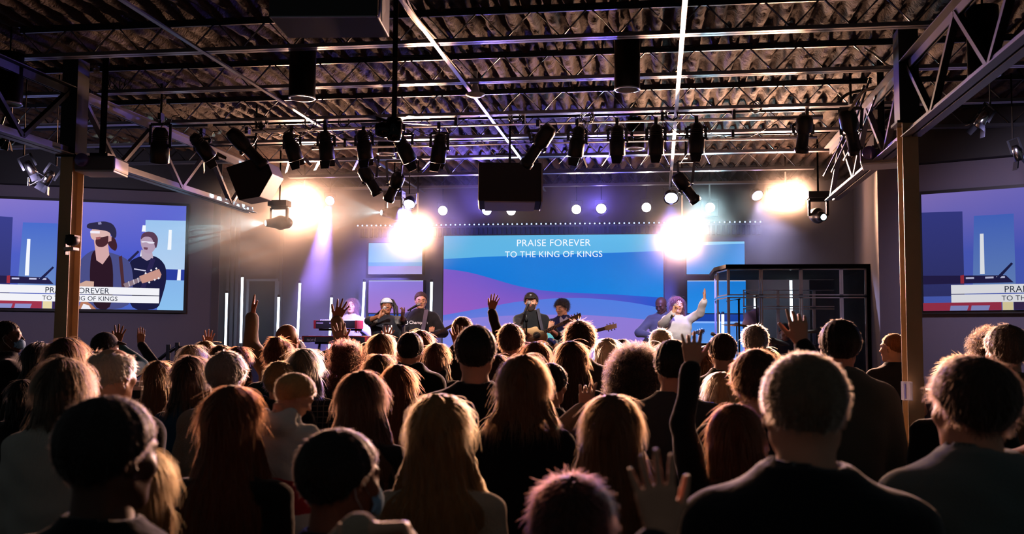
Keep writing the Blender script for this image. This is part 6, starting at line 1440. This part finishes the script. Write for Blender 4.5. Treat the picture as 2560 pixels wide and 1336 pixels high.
def drum(px, py, d, r, h, label, tilt=0):
    c = atD(px, py, d); o = empty('drum', (c.x, c.y, c.z), (math.radians(tilt), 0, 0), label=label, cat='drum', group='drums of the kit')
    MB().lathe([(r, -h), (r, 0)], n=28).build('shell', mat('drum_shell', '#3a1c20', .25), o); MB().lathe([(0, .004), (r * .98, .004)], n=28).build('drum_head', mat('drum_skin', '#d8d4d0', .5), o)
    MB().lathe([(r, .01), (r * 1.04, .01), (r * 1.04, -.012), (r, -.012)], n=28).build('hoop', M_chrome, o)
    for k in range(3): a = k * 2.1; MB().tube([(r * math.cos(a), r * math.sin(a), -.02), (r * 1.05 * math.cos(a), r * 1.05 * math.sin(a), STZ - c.z)], .009, 6).build('leg', M_chrome, o)
def cymbal(px, py, d, r, label, rx, ry):
    c = atD(px, py, d); o = empty('cymbal', c, label=label, cat='cymbal', group='cymbals of the kit')
    R = Matrix.Rotation(math.radians(rx), 3, 'X') @ Matrix.Rotation(math.radians(ry), 3, 'Y')
    MB().lathe([(0, .03), (.02, .028), (.045, .01), (r, -.01), (r, -.013), (0, .0)], (0, 0, 0), R @ Vector((0, 0, 1)), 32).build('plate', mat('bronze_cymbal', '#8a7048', .3, .8), o)
    MB().tube([(0, 0, -.01), (0, 0, STZ - c.z)], .01, 8).build('stand_pole', M_chrome, o)
    for k in range(3): a = k * 2.1 + .4; MB().tube([(0, 0, STZ - c.z + .3), (.22 * math.cos(a), .22 * math.sin(a), STZ - c.z + .01)], .008, 6).build('leg', M_chrome, o)
drum(1912, 872, 14.2, .17, .2, 'tom drum in front of the drummer'); drum(2030, 862, 14.3, .2, .3, 'floor tom behind the tall man in the green grey jacket'); drum(1962, 885, 14.15, .26, .34, 'large drum low in the middle of the kit')
cymbal(1932, 850, 14.0, .24, 'violet lit cymbal tilted left of the drummer', 12, 14); cymbal(2045, 826, 14.3, .22, 'cymbal right of the raised finger', 8, -4); cymbal(1842, 812, 14.4, .22, 'cymbal seen edge on at the left of the booth', 4, 2)
# made-up lilac cloth on a post, standing in for a person's shirted back
c = atD(1883, 798, 14.6); s_ = SDF((-.18, -.16, -.2), (.18, .16, .2), .012); s_.ell((-.02, 0, -.02), (.12, .1, .15), .03).cone((-.1, 0, -.1), (.08, 0, .1), .06, .07, .03); s_.warp(lambda X, Y, Z: .008 * np.sin(40 * X + 30 * Z))
o = empty('lilac_back_stand_in', (c.x, c.y, STZ), label='lilac cloth draped over a post inside the drum booth', cat='cloth'); q = link('cloth', quad_mesh('cloth', *s_.mesh(), mat('lilac_cloth', '#a89ccc', .8, bump=.3)), o, (0, 0, c.z - STZ)); MB().tube([(0, 0, 0), (0, 0, c.z - STZ)], .02, 8).build('post', M_black, o)
c = atD(1847, 748, 13.2); o = empty('microphone_stand', (c.x, c.y, STZ), label='tall black boom stand in front of the drum booth', cat='microphone stand')
MB().tube([(0, 0, 0), (0, 0, c.z - STZ)], .013, 8).build('pole', M_black, o); MB().tube([(.02, 0, c.z - STZ), (-.16, 0, c.z - STZ - .03)], .01, 8).build('boom', M_black, o); MB().lathe([(0, .03), (.12, .02), (.14, 0), (0, 0)], n=20).build('base', M_black, o)
c = atD(1886, 738, 14.3); o = empty('microphone_stand', (c.x, c.y, STZ), label='overhead boom microphone inside the drum booth', cat='microphone stand')
MB().tube([(.1, 0, 0), (.02, 0, c.z - STZ)], .01, 8).build('pole', M_black, o); MB().tube([(.06, 0, c.z - STZ - .01), (-.14, 0, c.z - STZ + .03)], .008, 8).build('boom', M_black, o); MB().tube([(-.0, 0, c.z - STZ), (.05, 0, c.z - STZ - .05)], .014, 8).build('overhead_microphone', M_blackmetal, o)
c = atD(1762, 862, 13.4); o = empty('percussion_pad', (c.x, c.y, STZ), label='small black percussion pad on a stand left of the olive jacket', cat='percussion pad')
MB().box((0, 0, c.z - STZ), (.28, .2, .035)).build('pad', M_blackmetal, o, bevel=.008); MB().tube([(0, 0, 0), (0, 0, c.z - STZ)], .012, 8).build('stand_pole', M_black, o)
c = atD(1782, 836, 13.5); microphone(c, c + Vector((.1, 0, -.06)), 'short black microphone left of the olive jacket man', (c + Vector((.12, 0, -.1)), c + Vector((.1, 0, -.06))), 'short stand under the black microphone by the olive jacket man')

# ------------------------------------------------------------------ glowing tubes
tubes = [(567, 732, 563, 880, 'leftmost glowing tube at the stage corner'), (606, 692, 602, 858, 'tall glowing tube left of the dark door'), (697, 742, 693, 870, 'glowing tube at the right edge of the dark door'), (750, 707, 743, 868, 'tall glowing tube behind the bald man'),
         (829, 743, 822, 900, 'glowing tube left of the keyboard player'), (911, 704, 904, 845, 'glowing tube between the keyboard player and the headband singer'), (1079, 704, 1076, 852, 'glowing tube at the left edge of the central screen'),
         (1888, 742, 1886, 872, 'glowing tube in the booth behind the grey haired man'), (1977, 700, 1979, 808, 'glowing tube above the raised finger'), (1796, 785, 1796, 860, 'short glowing tube left of the booth'), (1807, 785, 1807, 860, 'short glowing tube at the booth corner')]
M_tube = emit('cool_white_tube', (0.72, 0.9, 1.0), 5.0)
for x0, y0, x1, y1, lab in tubes:
    yy = 15.72 if x0 < 1850 else 15.8; a, b = atY(x0, y0, yy), atY(x1, y1, yy); o = empty('light_tube', (b.x, b.y, STZ), label=lab, cat='light tube', group='upright glowing tubes along the back wall')
    q = a - Vector((b.x, b.y, STZ)); r = b - Vector((b.x, b.y, STZ)); MB().tube([r, q], .02, 12).build('glow_tube', M_tube, o)
    MB().tube([(0, .035, 0), (0, .035, r.z + .1)], .01, 8).lathe([(0, .02), (.09, .015), (.1, 0), (0, 0)], (0, .0, 0), n=16).build('base', M_black, o)
    MB().lathe([(0, .03), (.022, .03), (.022, -.01)], q, (0, 0, 1), 12).build('end_cap', M_black, o)

# ------------------------------------------------------------------ things in front of the stage and in the aisles
rl = empty('stair_handrail', (0, 0, 0), label='dark metal stair handrail at the left of the stage', cat='handrail')
P = lambda x, y, d=11.3: atD(x, y, d)
for i, (x, y) in enumerate(((421, 862), (443, 857))):
    t = P(x, y); MB().tube([t, (t.x, t.y, 0)], .024, 10).build('post', M_blackmetal, rl)
MB().tube([P(472, 867), P(441, 868), P(420, 882), P(330, 950)], .022, 10).build('rail', M_blackmetal, rl)
MB().tube([P(441, 905), P(330, 985)], .015, 8).build('lower_rail', M_blackmetal, rl)
def side_table(px, py, d, w, label):
    c = atD(px, py, d); o = empty('side_table', (c.x, c.y, 0), label=label, cat='table')
    MB().box((0, 0, c.z - .015), (w, .45, .03)).build('table_top', M_white, o, bevel=.004)
    for sx_ in (-1, 1):
        for sy_ in (-1, 1): MB().box((sx_ * (w / 2 - .03), sy_ * .19, (c.z - .03) / 2), (.035, .035, c.z - .03)).build('leg', M_blackmetal, o)
    MB().box((0, .18, c.z - .25), (w - .08, .02, .4)).build('back_panel', mat('violet_grey_panel', '#4c4860', .7), o); return c
c = side_table(338, 962, 7.2, .34, 'small white topped table below the stair handrail')
o = empty('laptop', (c.x, c.y - .05, c.z), label='closed silver laptop on the small table below the handrail', cat='laptop'); MB().box((0, 0, .01), (.28, .2, .018)).build('base', mat('silver_laptop', '#b0b0b8', .4, .5), o, bevel=.004); MB().box((0, 0, .024), (.28, .2, .006)).build('lid', mat('silver_laptop', '#b0b0b8'), o)
side_table(2345, 974, 8.9, .7, 'white topped table against the right wall behind the right column')
# ------------------------------------------------------------------ stage haze and smoke
def haze(name, center, size, dens, aniso, noise=None, ell=False, label='', detail=2.0):
    if ell:
        V, Q = SDF((-1.1,) * 3, (1.1,) * 3, 0.12).ell((0, 0, 0), (1, 1, 1), 0).mesh(); me = quad_mesh(name, V, Q, None); o = link(name, me, None, center); o.scale = size
    else:
        o = MB().box((0, 0, 0), size).build(name, None, loc=center); o.data.materials.clear()
    m = bpy.data.materials.new(name); m.use_nodes = True; nt = m.node_tree; nt.nodes.remove(nt.nodes['Principled BSDF'])
    v = nt.nodes.new('ShaderNodeVolumeScatter'); v.inputs['Density'].default_value = dens; v.inputs['Anisotropy'].default_value = aniso; v.inputs['Color'].default_value = (1, 1, 1, 1)
    nt.links.new(v.outputs[0], nt.nodes['Material Output'].inputs['Volume'])
    if noise:
        tc = nt.nodes.new('ShaderNodeTexCoord'); n = nt.nodes.new('ShaderNodeTexNoise'); n.inputs['Scale'].default_value = noise; n.inputs['Detail'].default_value = detail
        mr = nt.nodes.new('ShaderNodeMapRange'); mr.inputs[1].default_value = 0.38; mr.inputs[2].default_value = 0.72; mr.inputs[3].default_value = dens * 0.25; mr.inputs[4].default_value = dens * 2.6
        nt.links.new(tc.outputs['Object'], n.inputs['Vector']); nt.links.new(n.outputs[0], mr.inputs[0]); last = mr.outputs[0]
        if ell:
            ln = nt.nodes.new('ShaderNodeVectorMath'); ln.operation = 'LENGTH'; nt.links.new(tc.outputs['Object'], ln.inputs[0])
            f = nt.nodes.new('ShaderNodeMapRange'); f.interpolation_type = 'SMOOTHSTEP'; f.inputs[1].default_value = 0.15; f.inputs[2].default_value = 1.0; f.inputs[3].default_value = 1.0; f.inputs[4].default_value = 0.0
            nt.links.new(ln.outputs['Value'], f.inputs[0]); mu = nt.nodes.new('ShaderNodeMath'); mu.operation = 'MULTIPLY'; nt.links.new(last, mu.inputs[0]); nt.links.new(f.outputs[0], mu.inputs[1]); last = mu.outputs[0]
        nt.links.new(last, v.inputs['Density'])
    else: m.cycles.homogeneous_volume = True
    o.data.materials.append(m); tag(o, label, 'haze', kind='stuff'); return o
haze('stage_haze', (-1.95, 14.8, 2.42), (9.3, 2.7, 3.5), 0.012, 0.3, 0.9, label='thin haze hanging over the stage')
for (x, y, d), size, dn, nz, lab in (((755, 512, 14.2), (1.0, .7, .85), .10, 1.6, 'bright smoke around the warm lamp above the door'), ((1040, 582, 13.85), (.9, .6, .82), .2, 1.6, 'bright smoke around the warm lamp at the left of the central screen'),
        ((1706, 590, 13.85), (.9, .6, .82), .2, 1.6, 'bright smoke around the warm lamp at the right of the central screen'), ((1966, 492, 13.3), (.8, .6, .62), .14, 1.6, 'bright smoke around the twin lamps above the drum booth'),
        ((690, 590, 14.5), (2.2, 1.2, 1.45), .26, 1.3, 'broad drifting smoke at the left of the stage')):
    haze('smoke', atD(x, y, d), size, dn, 0.2, nz, True, lab)
haze('smoke', atD(575, 572, 12.95), (1.1, .9, .8), .16, 0.2, 1.2, True, 'smoke catching the fan of pale beams by the left wall')
haze('smoke', atD(868, 530, 13.2), (.85, .7, .62), .12, 0.2, 1.2, True, 'smoke catching the second fan of pale beams')
